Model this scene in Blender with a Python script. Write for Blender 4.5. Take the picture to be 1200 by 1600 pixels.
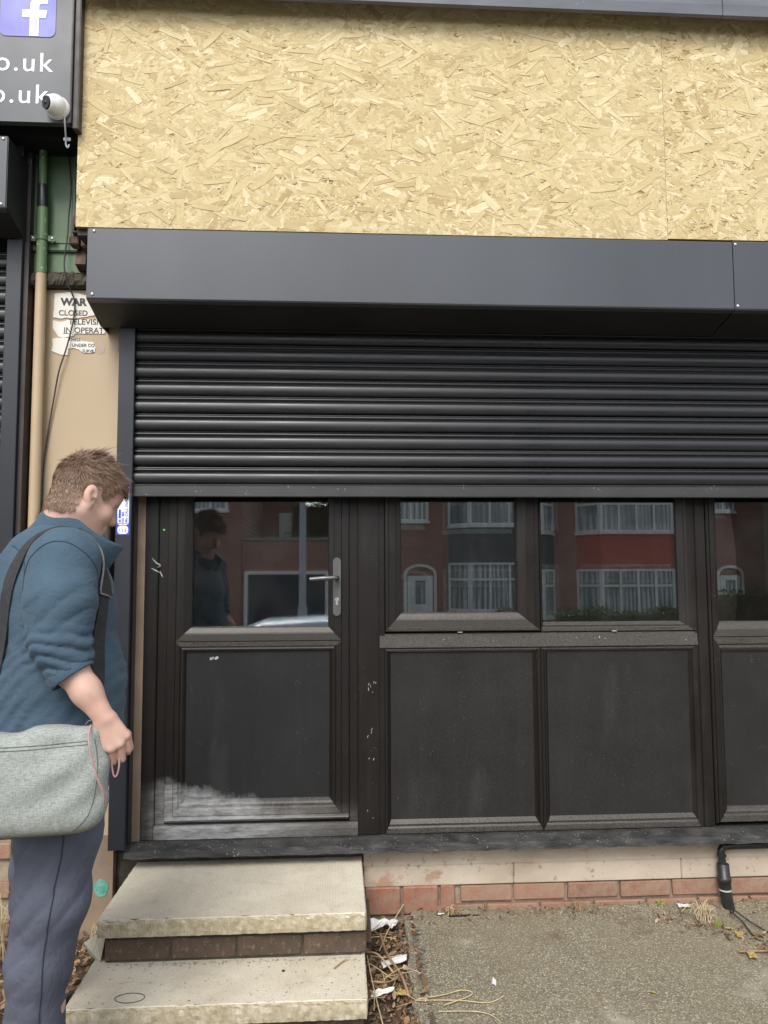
import bpy, bmesh, math, random
import numpy as np
from mathutils import Matrix, Vector

R = math.radians
random.seed(11)
rng = np.random.default_rng(11)
for o in list(bpy.data.objects):
    bpy.data.objects.remove(o)
scene = bpy.context.scene
COL = scene.collection

# ------------------------------------------------------------------ camera
# X runs along the shop front, Y into the building, Z up; metres; z = 0 at the foot of the painted plinth band
def cam_axes(yaw, pitch, roll):
    f = np.array([math.sin(yaw), math.cos(yaw), 0]); r = np.array([math.cos(yaw), -math.sin(yaw), 0]); u = np.array([0, 0, 1.0])
    f, u = f*math.cos(pitch)+u*math.sin(pitch), u*math.cos(pitch)-f*math.sin(pitch)
    r, u = r*math.cos(roll)+u*math.sin(roll), u*math.cos(roll)-r*math.sin(roll)
    return r, u, f
cam = bpy.data.cameras.new('camera'); cam_o = bpy.data.objects.new('camera', cam); COL.objects.link(cam_o)
r_, u_, f_ = cam_axes(R(3.47), R(4.505), R(-0.235))
cam_o.matrix_world = Matrix(((r_[0], u_[0], -f_[0], 0), (r_[1], u_[1], -f_[1], -3.3), (r_[2], u_[2], -f_[2], 1.28), (0, 0, 0, 1)))
cam.sensor_fit = 'VERTICAL'; cam.sensor_height = 24; cam.lens = 1215/1600*24
cam.clip_start = 0.05; cam.clip_end = 2000
scene.camera = cam_o

# ------------------------------------------------------------------ sky, sun, exposure
SUN_EL, SUN_AZ = 45, -14            # hazy sun high behind the camera and a little to its left
world = bpy.data.worlds.new('World'); scene.world = world; world.use_nodes = True
wn = world.node_tree; bg = wn.nodes['Background']
sky = wn.nodes.new('ShaderNodeTexSky'); sky.sky_type = 'NISHITA'; sky.sun_disc = False
sky.sun_elevation = R(SUN_EL); sky.sun_rotation = R(180 - SUN_AZ)
sky.air_density = 1.0; sky.dust_density = 1.5; sky.ozone_density = 1.0
hs = wn.nodes.new('ShaderNodeHueSaturation'); hs.inputs['Saturation'].default_value = 0.35
wn.links.new(sky.outputs[0], hs.inputs['Color']); wn.links.new(hs.outputs[0], bg.inputs[0])
bg.inputs[1].default_value = 0.15
sun = bpy.data.lights.new('sun', 'SUN'); sun.energy = 1.15; sun.angle = R(26); sun.color = (1, 0.96, 0.9)
sun_o = bpy.data.objects.new('sun', sun); COL.objects.link(sun_o)
sd = Vector((math.sin(R(SUN_AZ))*math.cos(R(SUN_EL)), -math.cos(R(SUN_AZ))*math.cos(R(SUN_EL)), math.sin(R(SUN_EL))))
sun_o.rotation_euler = sd.to_track_quat('Z', 'Y').to_euler()
sun_o.location = (0, -10, 12)
vs = scene.view_settings
vs.view_transform = 'Standard'; vs.look = 'None'; vs.gamma = 1; vs.use_curve_mapping = False
vs.exposure = 1.05

# ------------------------------------------------------------------ node helpers
def hx(h):
    h = h.lstrip('#'); c = [int(h[i:i+2], 16)/255 for i in (0, 2, 4)]
    return tuple((v/12.92 if v <= .04045 else ((v+.055)/1.055)**2.4) for v in c)
class G:
    def __init__(s, name, rough=.6, metal=0., spec=.5):
        s.m = bpy.data.materials.new(name); s.m.use_nodes = True; s.nt = s.m.node_tree
        s.b = s.nt.nodes['Principled BSDF']
        s.b.inputs['Roughness'].default_value = rough; s.b.inputs['Metallic'].default_value = metal
        s.b.inputs['Specular IOR Level'].default_value = spec
    def put(s, sock, v):
        if isinstance(v, bpy.types.NodeSocket): s.nt.links.new(v, sock)
        elif isinstance(v, (tuple, list)) and len(v) == 3 and sock.type == 'RGBA': sock.default_value = (*v, 1)
        else: sock.default_value = v
    def n(s, t, **kw):
        nd = s.nt.nodes.new(t)
        for k, v in kw.items(): setattr(nd, k, v)
        return nd
    def co(s, out='Object'):
        if not hasattr(s, '_co'): s._co = s.n('ShaderNodeTexCoord')
        return s._co.outputs[out]
    def sc(s, vec, scale, rot=(0, 0, 0), loc=(0, 0, 0)):
        nd = s.n('ShaderNodeMapping'); s.put(nd.inputs['Vector'], vec)
        nd.inputs['Scale'].default_value = scale; nd.inputs['Rotation'].default_value = rot; nd.inputs['Location'].default_value = loc
        return nd.outputs[0]
    def noise(s, scale, detail=4, vec=None, rough=.55, dist=0.):
        nd = s.n('ShaderNodeTexNoise'); s.put(nd.inputs['Vector'], vec if vec is not None else s.co())
        nd.inputs['Scale'].default_value = scale; nd.inputs['Detail'].default_value = detail
        nd.inputs['Roughness'].default_value = rough; nd.inputs['Distortion'].default_value = dist
        return nd.outputs['Fac']
    def vor(s, scale, vec=None, feature='F1', out='Distance'):
        nd = s.n('ShaderNodeTexVoronoi', feature=feature); s.put(nd.inputs['Vector'], vec if vec is not None else s.co())
        nd.inputs['Scale'].default_value = scale
        return nd.outputs[out]
    def sep(s, vec, i):
        nd = s.n('ShaderNodeSeparateXYZ'); s.put(nd.inputs[0], vec); return nd.outputs[i]
    def math(s, op, a, b=0., clamp=False):
        nd = s.n('ShaderNodeMath', operation=op, use_clamp=clamp); s.put(nd.inputs[0], a); s.put(nd.inputs[1], b); return nd.outputs[0]
    def mix(s, f, a, b, mode='MIX'):
        nd = s.n('ShaderNodeMix', data_type='RGBA', blend_type=mode)
        s.put(nd.inputs['Factor'], f); s.put(nd.inputs['A'], a); s.put(nd.inputs['B'], b); return nd.outputs['Result']
    def ramp(s, f, stops, interp='LINEAR'):
        nd = s.n('ShaderNodeValToRGB'); s.put(nd.inputs[0], f); cr = nd.color_ramp; cr.interpolation = interp
        while len(cr.elements) < len(stops): cr.elements.new(.5)
        for e, (p, c) in zip(cr.elements, stops):
            e.position = p; e.color = (*c, 1) if isinstance(c, (tuple, list)) else (c, c, c, 1)
        return nd.outputs[0]
    def bump(s, h, strength=.3, dist=.002):
        nd = s.n('ShaderNodeBump'); s.put(nd.inputs['Height'], h); nd.inputs['Strength'].default_value = strength; nd.inputs['Distance'].default_value = dist
        if s.b.inputs['Normal'].is_linked: s.nt.links.new(s.b.inputs['Normal'].links[0].from_socket, nd.inputs['Normal'])
        s.nt.links.new(nd.outputs[0], s.b.inputs['Normal'])
    def col(s, c): s.put(s.b.inputs['Base Color'], c); return s
    def rough(s, v): s.put(s.b.inputs['Roughness'], v); return s

def wmat(name, c1, c2, scale=4, rough=.6, bump=.15, bscale=160, bdist=.001, stretch=(1, 1, 1), speck=None, metal=0., spec=.5, rv=.12, detail=6, objvar=0.):
    """two-tone weathered surface; speck = (colour, scale, amount 0..1)"""
    g = G(name, rough, metal, spec)
    v = g.sc(g.co(), stretch)
    f = g.ramp(g.noise(scale, detail, v), [(.35, 0.), (.68, 1.)])
    c = g.mix(f, c1, c2)
    if objvar:
        oi = g.n('ShaderNodeObjectInfo').outputs['Random']
        c = g.mix(g.math('MULTIPLY', oi, objvar), c, (c1[0]*.3, c1[1]*.3, c1[2]*.3))
    if speck:
        sv = g.vor(speck[1]); sn = g.noise(speck[1]*.21, 2)
        k = g.math('MULTIPLY', g.ramp(sv, [(.10, 1.), (.2, 0.)]), g.ramp(sn, [(1-speck[2]-.1, 0.), (1-speck[2]+.04, 1.)]))
        c = g.mix(k, c, speck[0])
    g.col(c)
    g.rough(g.math('ADD', g.math('MULTIPLY', g.math('SUBTRACT', g.noise(scale*2.3, 5), .5), rv*3), rough, True))
    if bump: g.bump(g.noise(bscale, 4, v), bump, bdist)
    return g.m

# ------------------------------------------------------------------ mesh helpers
class MB:
    def __init__(s): s.v = []; s.f = []; s.sm = []
    def add(s, vs_, fs, smooth=False):
        b = len(s.v); s.v += [tuple(map(float, p)) for p in vs_]; s.f += [tuple(b+i for i in f) for f in fs]; s.sm += [smooth]*len(fs); return s
    def box(s, x0, x1, y0, y1, z0, z1, bev=0.):
        if bev <= 0:
            v = [(x, y, z) for x in (x0, x1) for y in (y0, y1) for z in (z0, z1)]
            return s.add(v, [(0, 1, 3, 2), (4, 6, 7, 5), (0, 4, 5, 1), (2, 3, 7, 6), (0, 2, 6, 4), (1, 5, 7, 3)])
        bm = bmesh.new(); bmesh.ops.create_cube(bm, size=1)
        for v in bm.verts: v.co = ((x0+x1)/2+v.co.x*(x1-x0), (y0+y1)/2+v.co.y*(y1-y0), (z0+z1)/2+v.co.z*(z1-z0))
        bmesh.ops.bevel(bm, geom=bm.edges[:], offset=bev, segments=2, affect='EDGES')
        return s.bm(bm)
    def bm(s, bm, smooth=False):
        bm.verts.index_update(); s.add([v.co[:] for v in bm.verts], [[v.index for v in f.verts] for f in bm.faces], smooth); bm.free(); return s
    def quad(s, a, b, c, d): return s.add([a, b, c, d], [(0, 1, 2, 3)])
    def prism(s, poly, axis, a, b, smooth=False):
        """poly: 2-D points; axis: 'x' -> poly is (y,z), 'y' -> (x,z), 'z' -> (x,y)"""
        n = len(poly)
        def mk(p, t): return (t, p[0], p[1]) if axis == 'x' else ((p[0], t, p[1]) if axis == 'y' else (p[0], p[1], t))
        v = [mk(p, a) for p in poly]+[mk(p, b) for p in poly]
        s.add(v, [(i, (i+1) % n, n+(i+1) % n, n+i) for i in range(n)], smooth)
        s.add(v, [tuple(range(n))[::-1], tuple(range(n, 2*n))]); return s
    def tube(s, path, r, n=10, cap=True):
        path = [np.array(p, float) for p in path]; rs = r if isinstance(r, (list, tuple)) else [r]*len(path)
        b = []; prev = None
        for i, p in enumerate(path):
            t = path[min(i+1, len(path)-1)]-path[max(i-1, 0)]; t = t/(np.linalg.norm(t)+1e-9)
            if prev is None: a = np.cross(t, [0, 0, 1.] if abs(t[2]) < .9 else [1., 0, 0])
            else: a = prev-t*np.dot(prev, t)
            a /= np.linalg.norm(a)+1e-9; prev = a; c = np.cross(t, a)
            b += [p+rs[i]*(math.cos(2*math.pi*k/n)*a+math.sin(2*math.pi*k/n)*c) for k in range(n)]
        m = len(path)
        fs = [(i*n+k, i*n+(k+1) % n, (i+1)*n+(k+1) % n, (i+1)*n+k) for i in range(m-1) for k in range(n)]
        s.add(b, fs, True)
        if cap: s.add(b[:n], [tuple(range(n))[::-1]]); s.add(b[-n:], [tuple(range(n))])
        return s
    def ball(s, c, r, seg=16, rings=10, R3=None):
        bm = bmesh.new(); bmesh.ops.create_uvsphere(bm, u_segments=seg, v_segments=rings, radius=1)
        rr = r if isinstance(r, (tuple, list)) else (r, r, r)
        for v in bm.verts:
            p = Vector((v.co.x*rr[0], v.co.y*rr[1], v.co.z*rr[2]))
            if R3 is not None: p = R3 @ p
            v.co = p+Vector(c)
        return s.bm(bm, True)
    def build(s, name, mat, parent=None, smooth=None):
        me = bpy.data.meshes.new(name); me.from_pydata(s.v, [], s.f); me.update()
        me.polygons.foreach_set('use_smooth', s.sm if smooth is None else [smooth]*len(s.f))
        return link(name, me, mat, parent)
def link(name, me, mat, parent=None):
    if mat is not None and not me.materials: me.materials.append(mat)
    o = bpy.data.objects.new(name, me); COL.objects.link(o)
    if parent is not None: attach(o, parent)
    return o
ROOT = {}
def attach(o, parent):
    o.parent = parent
    loc = ROOT.get(parent.name)
    if loc is not None: o.matrix_parent_inverse = Matrix.Translation((-loc[0], -loc[1], -loc[2]))
def tag(o, label, cat, group=None):
    o['label'] = label; o['category'] = cat
    if group: o['group'] = group
    return o
def struct(o): o['kind'] = 'structure'; return o
def thing(name, label, cat, loc, group=None):
    o = bpy.data.objects.new(name, None); COL.objects.link(o); o.location = loc; o.empty_display_size = .1
    ROOT[o.name] = loc
    return tag(o, label, cat, group)
def smooth_path(pts, k=6):
    pts = [np.array(p, float) for p in pts]; out = []
    for i in range(len(pts)-1):
        p0, p1, p2, p3 = pts[max(i-1, 0)], pts[i], pts[i+1], pts[min(i+2, len(pts)-1)]
        for j in range(k):
            t = j/k
            out.append(.5*((2*p1)+(-p0+p2)*t+(2*p0-5*p1+4*p2-p3)*t*t+(-p0+3*p1-3*p2+p3)*t**3))
    return out+[pts[-1]]
def text_obj(name, body, size, loc, mat, parent=None, rot=(math.pi/2, 0, 0), extrude=.0006, bold=0., align='LEFT', sx=1., space=1.):
    cu = bpy.data.curves.new('txt', 'FONT'); cu.body = body; cu.size = size; cu.extrude = extrude; cu.offset = bold; cu.align_x = align; cu.space_character = space
    t = bpy.data.objects.new('txt', cu); COL.objects.link(t)
    dg = bpy.context.evaluated_depsgraph_get(); me = bpy.data.meshes.new_from_object(t.evaluated_get(dg))
    bpy.data.objects.remove(t); bpy.data.curves.remove(cu)
    me.transform(Matrix.Translation(loc) @ Matrix.Rotation(rot[2], 4, 'Z') @ Matrix.Rotation(rot[1], 4, 'Y') @ Matrix.Rotation(rot[0], 4, 'X') @ Matrix.Diagonal((sx, 1, 1, 1)))
    me.materials.clear(); me.name = name
    return link(name, me, mat, parent)
def hnoise(x, y, s=1., seed=0.):
    """cheap smooth pseudo noise in -1..1"""
    x = x*s+seed*13.7; y = y*s+seed*7.3
    return (np.sin(x*1.0+1.3*np.sin(y*1.7+seed))*.5+np.sin(y*1.3+1.7*np.sin(x*.9+2.1))*.5+.5*np.sin(x*2.7+y*2.3+1.1*np.sin(y*3.1)))/1.5
def zg(y): return -.10+.07*y if y > -3.4 else -.338

# ------------------------------------------------------------------ materials
def upvc(name, base, alt, pale_flecks=0., dust=False):
    g = G(name, .42, 0, .36)
    v = g.sc(g.co(), (1, 1, 1))
    c = g.mix(g.ramp(g.noise(3.5, 7, v, .65), [(.35, 0.), (.7, 1.)]), base, alt)
    gr = g.noise(70, 3, g.sc(g.co(), (1, 1, .06))); c = g.mix(g.math('MULTIPLY', gr, .35), c, tuple(k*.5 for k in base))
    sp = g.math('MULTIPLY', g.ramp(g.vor(95), [(.1, 1.), (.17, 0.)]), g.ramp(g.noise(16, 3), [(.60, 0.), (.66, 1.)]))
    c = g.mix(g.math('MULTIPLY', sp, .6), c, (.25, .24, .22))
    if pale_flecks:
        c = g.mix(g.math('MULTIPLY', g.ramp(g.noise(420, 2), [(.42, 0.), (.62, 1.)]), pale_flecks), c, (.19, .175, .15))  # pale flecks in the colour; on the rails they stand in for sky sheen
    sm = g.ramp(g.noise(2.2, 6, g.sc(g.co(), (2.5, 1, .7))), [(.58, 0.), (.8, 1.)])
    c = g.mix(g.math('MULTIPLY', sm, .10), c, (.22, .21, .19))
    st_ = g.ramp(g.noise(24, 5, g.sc(g.co(), (1, 1, .05)), .6), [(.56, 0.), (.74, 1.)]); c = g.mix(g.math('MULTIPLY', st_, .022), c, (.20, .19, .17))
    sc_ = g.ramp(g.noise(60, 7, g.sc(g.co(), (1, 1, .5)), .7, .8), [(.66, 0.), (.72, 1.)]); c = g.mix(g.math('MULTIPLY', sc_, .11), c, (.25, .24, .22))
    rough = .42
    if dust:   # plaster dust brushed over the foot of the door, thickest at its hinge side
        x = g.sep(g.co(), 0); z = g.sep(g.co(), 2)
        xx = g.n('ShaderNodeCombineXYZ'); g.put(xx.inputs[0], x)
        hgt = g.math('ADD', g.math('ADD', .352, g.math('MULTIPLY', g.math('MULTIPLY', g.math('SUBTRACT', -.30, x), 2.4, True), .105)), g.math('MULTIPLY', g.math('SUBTRACT', g.noise(7, 3, xx.outputs[0]), .5), .13))
        hgt = g.math('ADD', hgt, g.math('MULTIPLY', g.math('SUBTRACT', g.noise(70, 5, g.sc(g.co(), (1, 1, .5)), .7), .5), .05))
        k = g.math('DIVIDE', g.math('SUBTRACT', hgt, z), .055, True)
        strokes = g.ramp(g.noise(42, 6, g.sc(g.co(), (.35, 1, 1.5), (0, R(14), 0)), .7), [(.34, .28), (.66, 1.)])
        edge_ = g.ramp(g.math('ADD', x, .80), [(.03, .12), (.12, .85), (.40, .9), (.58, .45), (.80, .10)])
        k = g.math('MULTIPLY', g.math('MULTIPLY', k, strokes), g.math('MULTIPLY', edge_, .85), True)
        c = g.mix(k, c, (.50, .50, .49))
        g.rough(g.math('ADD', g.math('MULTIPLY', k, .4), rough, True))
    else:
        g.rough(g.math('ADD', g.math('MULTIPLY', g.noise(9, 5), .22), .30))
    g.col(c); g.bump(g.noise(240, 3, g.sc(g.co(), (1, 1, .12))), .18, .0006)
    return g.m
M = {}
M['frame'] = upvc('brown_woodgrain_upvc', (.0085, .0064, .0053), (.0145, .0112, .0092))
M['rail'] = upvc('sky_sheen_woodgrain_upvc', (.016, .0135, .011), (.025, .0215, .018), .5)  # lighter copy of the frame: sky sheen on horizontal members painted in
M['door_frame'] = upvc('door_woodgrain_upvc', (.0080, .0060, .0050), (.0135, .0105, .0086), 0, True)
M['door_rail'] = upvc('door_dusty_sheen_rail', (.015, .0125, .0105), (.024, .0205, .017), .42, True)  # door rails: sky sheen painted into the colour, plus the plaster dust
M['panel'] = upvc('charcoal_panel', (.0120, .0110, .0110), (.0205, .0200, .0205), .08)
M['door_panel'] = upvc('door_charcoal_panel', (.0105, .0108, .0120), (.0180, .0192, .0215), .06, True)
M['anthracite'] = wmat('anthracite_powder_coat', (.042, .0465, .054), (.062, .068, .078), 1.1, .36, .06, 500, .0004, (1, 1, .4), ((.25, .25, .26), 60, .22))
M['slat'] = wmat('black_shutter_slat', (.010, .0104, .012), (.018, .0186, .0205), 2.5, .34, .10, 300, .0005, (.25, 1, 1), ((.20, .20, .19), 85, .3))
M['bar'] = wmat('dusty_bottom_bar', (.030, .030, .031), (.052, .051, .048), 5, .45, .12, 250, .0005, (.5, 1, 1), ((.35, .34, .32), 75, .36))
M['navy_rail'] = wmat('blue_black_rail', (.0085, .0105, .0150), (.015, .018, .0245), 3, .40, .06, 300, .0005, (1, 1, .3), ((.3, .3, .3), 60, .2))
M['black'] = wmat('black_paint', (.008, .008, .009), (.016, .015, .015), 5, .55, .2, 120)
M['blackplastic'] = wmat('black_plastic', (.010, .011, .012), (.024, .025, .026), 8, .38, .15, 200, speck=((.2, .19, .17), 90, .3))
M['sill'] = wmat('weathered_black_sill', (.016, .016, .016), (.060, .058, .054), 16, .65, .8, 70, .004, (.7, 1, 2), ((.34, .33, .30), 75, .46), detail=9)
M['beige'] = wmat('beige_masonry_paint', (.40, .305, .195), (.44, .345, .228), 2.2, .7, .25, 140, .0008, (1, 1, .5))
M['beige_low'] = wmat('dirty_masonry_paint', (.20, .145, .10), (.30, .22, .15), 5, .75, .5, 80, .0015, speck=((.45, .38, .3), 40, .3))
M['beige_pipe'] = wmat('beige_pipe_paint', (.44, .33, .205), (.40, .30, .185), 6, .5, .15, 90)
def peel(name, c1, c2, under, amt):
    g = G(name, .5); f = g.noise(38, 6, None, .65)
    c = g.mix(g.noise(5, 4), c1, c2); k = g.ramp(f, [(amt, 0.), (amt+.02, 1.)])
    g.col(g.mix(k, c, under)); g.bump(k, .4, .0008); return g.m
M['green'] = wmat('green_gloss_paint', (.075, .135, .065), (.10, .17, .085), 4, .45, .2, 120, .0008, speck=((.02, .03, .02), 30, .25))
M['green_pipe'] = peel('flaking_green_paint', (.14, .21, .095), (.10, .17, .08), (.42, .42, .30), .60)
M['moss_and_shade'] = wmat('mossy_ledge_and_shade', (.030, .028, .020), (.085, .070, .050), 18, .9, .8, 60, .003, speck=((.2, .18, .13), 45, .35))  # moss on ledge and riser; painted shade on the door plinth
M['rotwood'] = wmat('rotten_wood', (.035, .022, .016), (.16, .10, .075), 30, .85, .7, 70, .003, (1, 1, .3))
M['plinth'] = None
g = G('painted_plinth_band', .75)
c = g.mix(g.ramp(g.noise(3, 6), [(.35, 0.), (.7, 1.)]), (.42, .345, .265), (.53, .46, .37))
k = g.math('ADD', g.noise(8, 7, g.sc(g.co(), (1, 1, 1.6)), .65), g.math('MULTIPLY', g.math('SUBTRACT', .55, g.sep(g.co(), 0)), .10))
c = g.mix(g.ramp(k, [(.56, 0.), (.64, .7)]), c, (.36, .18, .11))
c = g.mix(g.ramp(g.noise(2.2, 6, g.sc(g.co(), (1, 1, 2)), .6), [(.5, 0.), (.75, .6)]), c, (.30, .235, .175))
c = g.mix(g.ramp(g.noise(40, 5), [(.62, 0.), (.70, .7)]), c, (.20, .15, .11))
g.col(c); g.bump(g.noise(45, 7), .6, .004); M['plinth'] = g.m
def brickmat(name, a, b, rough=.8, bscale=90):
    g = G(name, rough); oi = g.n('ShaderNodeObjectInfo').outputs['Random']
    c = g.mix(oi, a, b)
    c = g.mix(g.ramp(g.noise(26, 7, None, .65), [(.36, 0.), (.66, .85)]), c, (.30, .215, .15)); c = g.mix(g.ramp(g.noise(4, 4), [(.45, 0.), (.7, .5)]), c, (.24, .17, .12))
    c = g.mix(g.ramp(g.noise(60, 4), [(.62, 0.), (.74, .6)]), c, (.10, .06, .045))
    g.col(c); g.bump(g.noise(bscale, 6), .6, .003); return g.m
M['brick'] = brickmat('weathered_red_brick', (.21, .092, .06), (.30, .145, .09))
M['tile_brick'] = brickmat('smooth_red_quarry', (.27, .090, .055), (.33, .118, .072), .55, 40)
g = G('dirty_brown_brick', .9); oi = g.n('ShaderNodeObjectInfo').outputs['Random']
c = g.mix(oi, (.085, .055, .038), (.13, .082, .055)); c = g.mix(g.ramp(g.noise(11, 7, None, .7), [(.42, 0.), (.66, .85)]), c, (.055, .042, .026)); c = g.mix(g.ramp(g.noise(48, 6, None, .7), [(.56, 0.), (.70, .75)]), c, (.24, .185, .125))
g.col(c); g.bump(g.noise(70, 7), .9, .006); M['riser_brick'] = g.m
M['mortar'] = wmat('mortar', (.22, .175, .125), (.34, .28, .21), 20, .9, .6, 90, .003)
def slabmat():
    g = G('concrete_paving_slab', .85)
    c = g.mix(g.ramp(g.noise(4.5, 7, None, .62), [(.3, 0.), (.7, 1.)]), (.51, .445, .335), (.66, .60, .475))
    c = g.mix(g.ramp(g.noise(13, 6, None, .7), [(.56, 0.), (.80, .6)]), c, (.30, .24, .16))
    c = g.mix(g.ramp(g.noise(170, 3), [(.60, 0.), (.70, .6)]), c, (.17, .135, .09))
    # lichen-yellow weathering belongs to the cast edge
    nz = g.n('ShaderNodeNewGeometry'); side = g.math('LESS_THAN', g.math('ABSOLUTE', g.sep(nz.outputs['True Normal'], 2)), .5)
    c = g.mix(g.math('MULTIPLY', side, g.ramp(g.noise(28, 6, None, .7), [(.35, .15), (.65, .85)])), c, (.27, .215, .105))
    g.col(c)
    x = g.sep(g.co(), 0); y = g.sep(g.co(), 1)
    rib = g.math('ADD', g.math('SINE', g.math('MULTIPLY', x, 2*math.pi/.0095)), g.math('SINE', g.math('MULTIPLY', y, 2*math.pi/.0095)))
    g.bump(rib, .22, .0012); g.bump(g.noise(120, 6), .5, .002); return g.m
M['slab'] = slabmat()
def tarmac(name, light):
    g = G(name, .9)
    v1 = g.n('ShaderNodeTexVoronoi'); g.put(v1.inputs['Vector'], g.co()); v1.inputs['Scale'].default_value = 175
    cell = g.n('ShaderNodeSeparateColor'); g.put(cell.inputs[0], v1.outputs['Color'])
    stone = g.ramp(cell.outputs[0], [(0., (.11*light, .096*light, .066*light)), (.45, (.185*light, .166*light, .120*light)), (.8, (.26*light, .236*light, .170*light)), (1., (.42*light, .385*light, .285*light))])
    c = g.mix(g.ramp(v1.outputs['Distance'], [(.25, 0.), (.75, 1.)]), stone, (.085*light, .070*light, .044*light))
    big = g.ramp(g.noise(1.9, 7, None, .65), [(.36, 0.), (.66, 1.)])
    c = g.mix(g.math('MULTIPLY', big, .60), c, (.150*light, .126*light, .082*light))
    c = g.mix(g.ramp(g.noise(4.2, 7, g.sc(g.co(), (1, 1, 1), loc=(3, 7, 0)), .7), [(.56, 0.), (.74, .6)]), c, (.33*light, .31*light, .25*light))
    c = g.mix(g.ramp(g.noise(5.5, 7, None, .68), [(.60, 0.), (.72, .75)]), c, (.085*light, .055*light, .03*light))
    g.col(c); g.bump(g.math('SUBTRACT', 1., v1.outputs['Distance']), .6, .004); g.bump(g.noise(300, 3), .4, .001); return g.m
M['tarmac'] = tarmac('worn_forecourt_tarmac', 1.42)
M['road'] = tarmac('road_asphalt', .42)
M['soil'] = wmat('leaf_mould_soil', (.055, .037, .022), (.15, .105, .065), 30, .95, .9, 60, .008, speck=((.3, .24, .16), 50, .35))
M['paving'] = wmat('grey_paving', (.20, .19, .17), (.28, .265, .24), 2, .85, .3, 90, .002)
M['grass'] = wmat('garden_grass', (.035, .06, .018), (.06, .09, .03), 5, .95, .8, 60, .01)
M['white'] = wmat('white_plastic', (.68, .68, .66), (.76, .76, .74), 6, .35, .03, 200)
M['signwhite'] = wmat('sign_white', (.74, .74, .74), (.80, .80, .80), 6, .45, 0)
M['signgrey'] = wmat('sign_grey_panel', (.058, .064, .072), (.066, .072, .081), 1.5, .40, .05, 300, .0004)
M['icon'] = wmat('icon_blue', (.125, .125, .43), (.14, .14, .46), 3, .4, 0)
M['browntrim'] = wmat('dark_brown_trim', (.025, .018, .016), (.045, .034, .03), 6, .5, .2, 150)
M['steel'] = wmat('brushed_steel', (.13, .13, .13), (.18, .18, .18), 20, .45, .1, 400, .0003, (1, 1, .1), metal=.85)
M['screw'] = wmat('pan_screw', (.55, .55, .55), (.65, .65, .65), 20, .3, 0, metal=.7)
M['cable'] = wmat('dusty_black_cable', (.014, .013, .012), (.05, .045, .04), 30, .55, .1, 100)
M['greycable'] = wmat('grey_cable', (.42, .42, .42), (.5, .5, .5), 8, .5, 0)
M['signpaper'] = wmat('sun_bleached_sign', (.66, .63, .56), (.76, .74, .68), 8, .55, .15, 80)
M['ink'] = wmat('faded_black_ink', (.020, .018, .017), (.07, .062, .055), 20, .6, 0)
M['torn'] = wmat('torn_backing', (.40, .30, .24), (.48, .38, .31), 10, .8, .3, 80)
M['stickerblue'] = wmat('sticker_blue', (.035, .065, .38), (.05, .085, .45), 6, .35, 0)
M['teal'] = wmat('scratched_teal_plastic', (.05, .27, .20), (.20, .43, .34), 30, .55, .3, 60, speck=((.03, .06, .05), 50, .4))
M['lead'] = wmat('grey_lead_cornice', (.085, .092, .105), (.125, .132, .148), 4, .5, .15, 120, .001, (1, 1, 3), ((.3, .3, .3), 50, .25))
M['cabinet'] = wmat('dark_brown_cabinet', (.028, .019, .015), (.045, .032, .026), 4, .45, .1, 120)
M['cabtop'] = wmat('grey_green_lid', (.07, .078, .068), (.10, .108, .095), 5, .5, .1, 120)
M['dirt_upper'] = wmat('upper_brick_wall', (.20, .085, .06), (.27, .125, .085), 9, .85, .4, 60)
g = G('window_glass', .0)
out = g.nt.nodes['Material Output']; tr = g.n('ShaderNodeBsdfTransparent'); tr.inputs[0].default_value = (.86, .88, .87, 1)
gl = g.n('ShaderNodeBsdfGlossy'); gl.inputs['Roughness'].default_value = .0; gl.inputs[0].default_value = (.97, .98, 1, 1)
fr = g.n('ShaderNodeFresnel'); fr.inputs[0].default_value = 2.15; mx = g.n('ShaderNodeMixShader')
g.nt.links.new(fr.outputs[0], mx.inputs[0]); g.nt.links.new(tr.outputs[0], mx.inputs[1]); g.nt.links.new(gl.outputs[0], mx.inputs[2]); df = g.n('ShaderNodeBsdfDiffuse'); df.inputs[0].default_value = (.55, .55, .53, 1); mx2 = g.n('ShaderNodeMixShader')
g.put(mx2.inputs[0], g.math('ADD', .006, g.math('MULTIPLY', g.ramp(g.noise(5, 7, g.sc(g.co(), (1, 1, .6)), .65), [(.45, 0.), (.75, 1.)]), .020)))
g.nt.links.new(mx.outputs[0], mx2.inputs[1]); g.nt.links.new(df.outputs[0], mx2.inputs[2]); g.nt.links.new(mx2.outputs[0], out.inputs[0])
M['glass'] = g.m
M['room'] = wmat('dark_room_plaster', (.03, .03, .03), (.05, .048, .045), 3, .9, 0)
M['laser_spot'] = wmat('painted_laser_dot', (.05, .75, .10), (.06, .8, .12), 3, .4, 0)
M['whitemark'] = wmat('white_scuff', (.24, .23, .21), (.40, .39, .37), 60, .8, 0)

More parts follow.
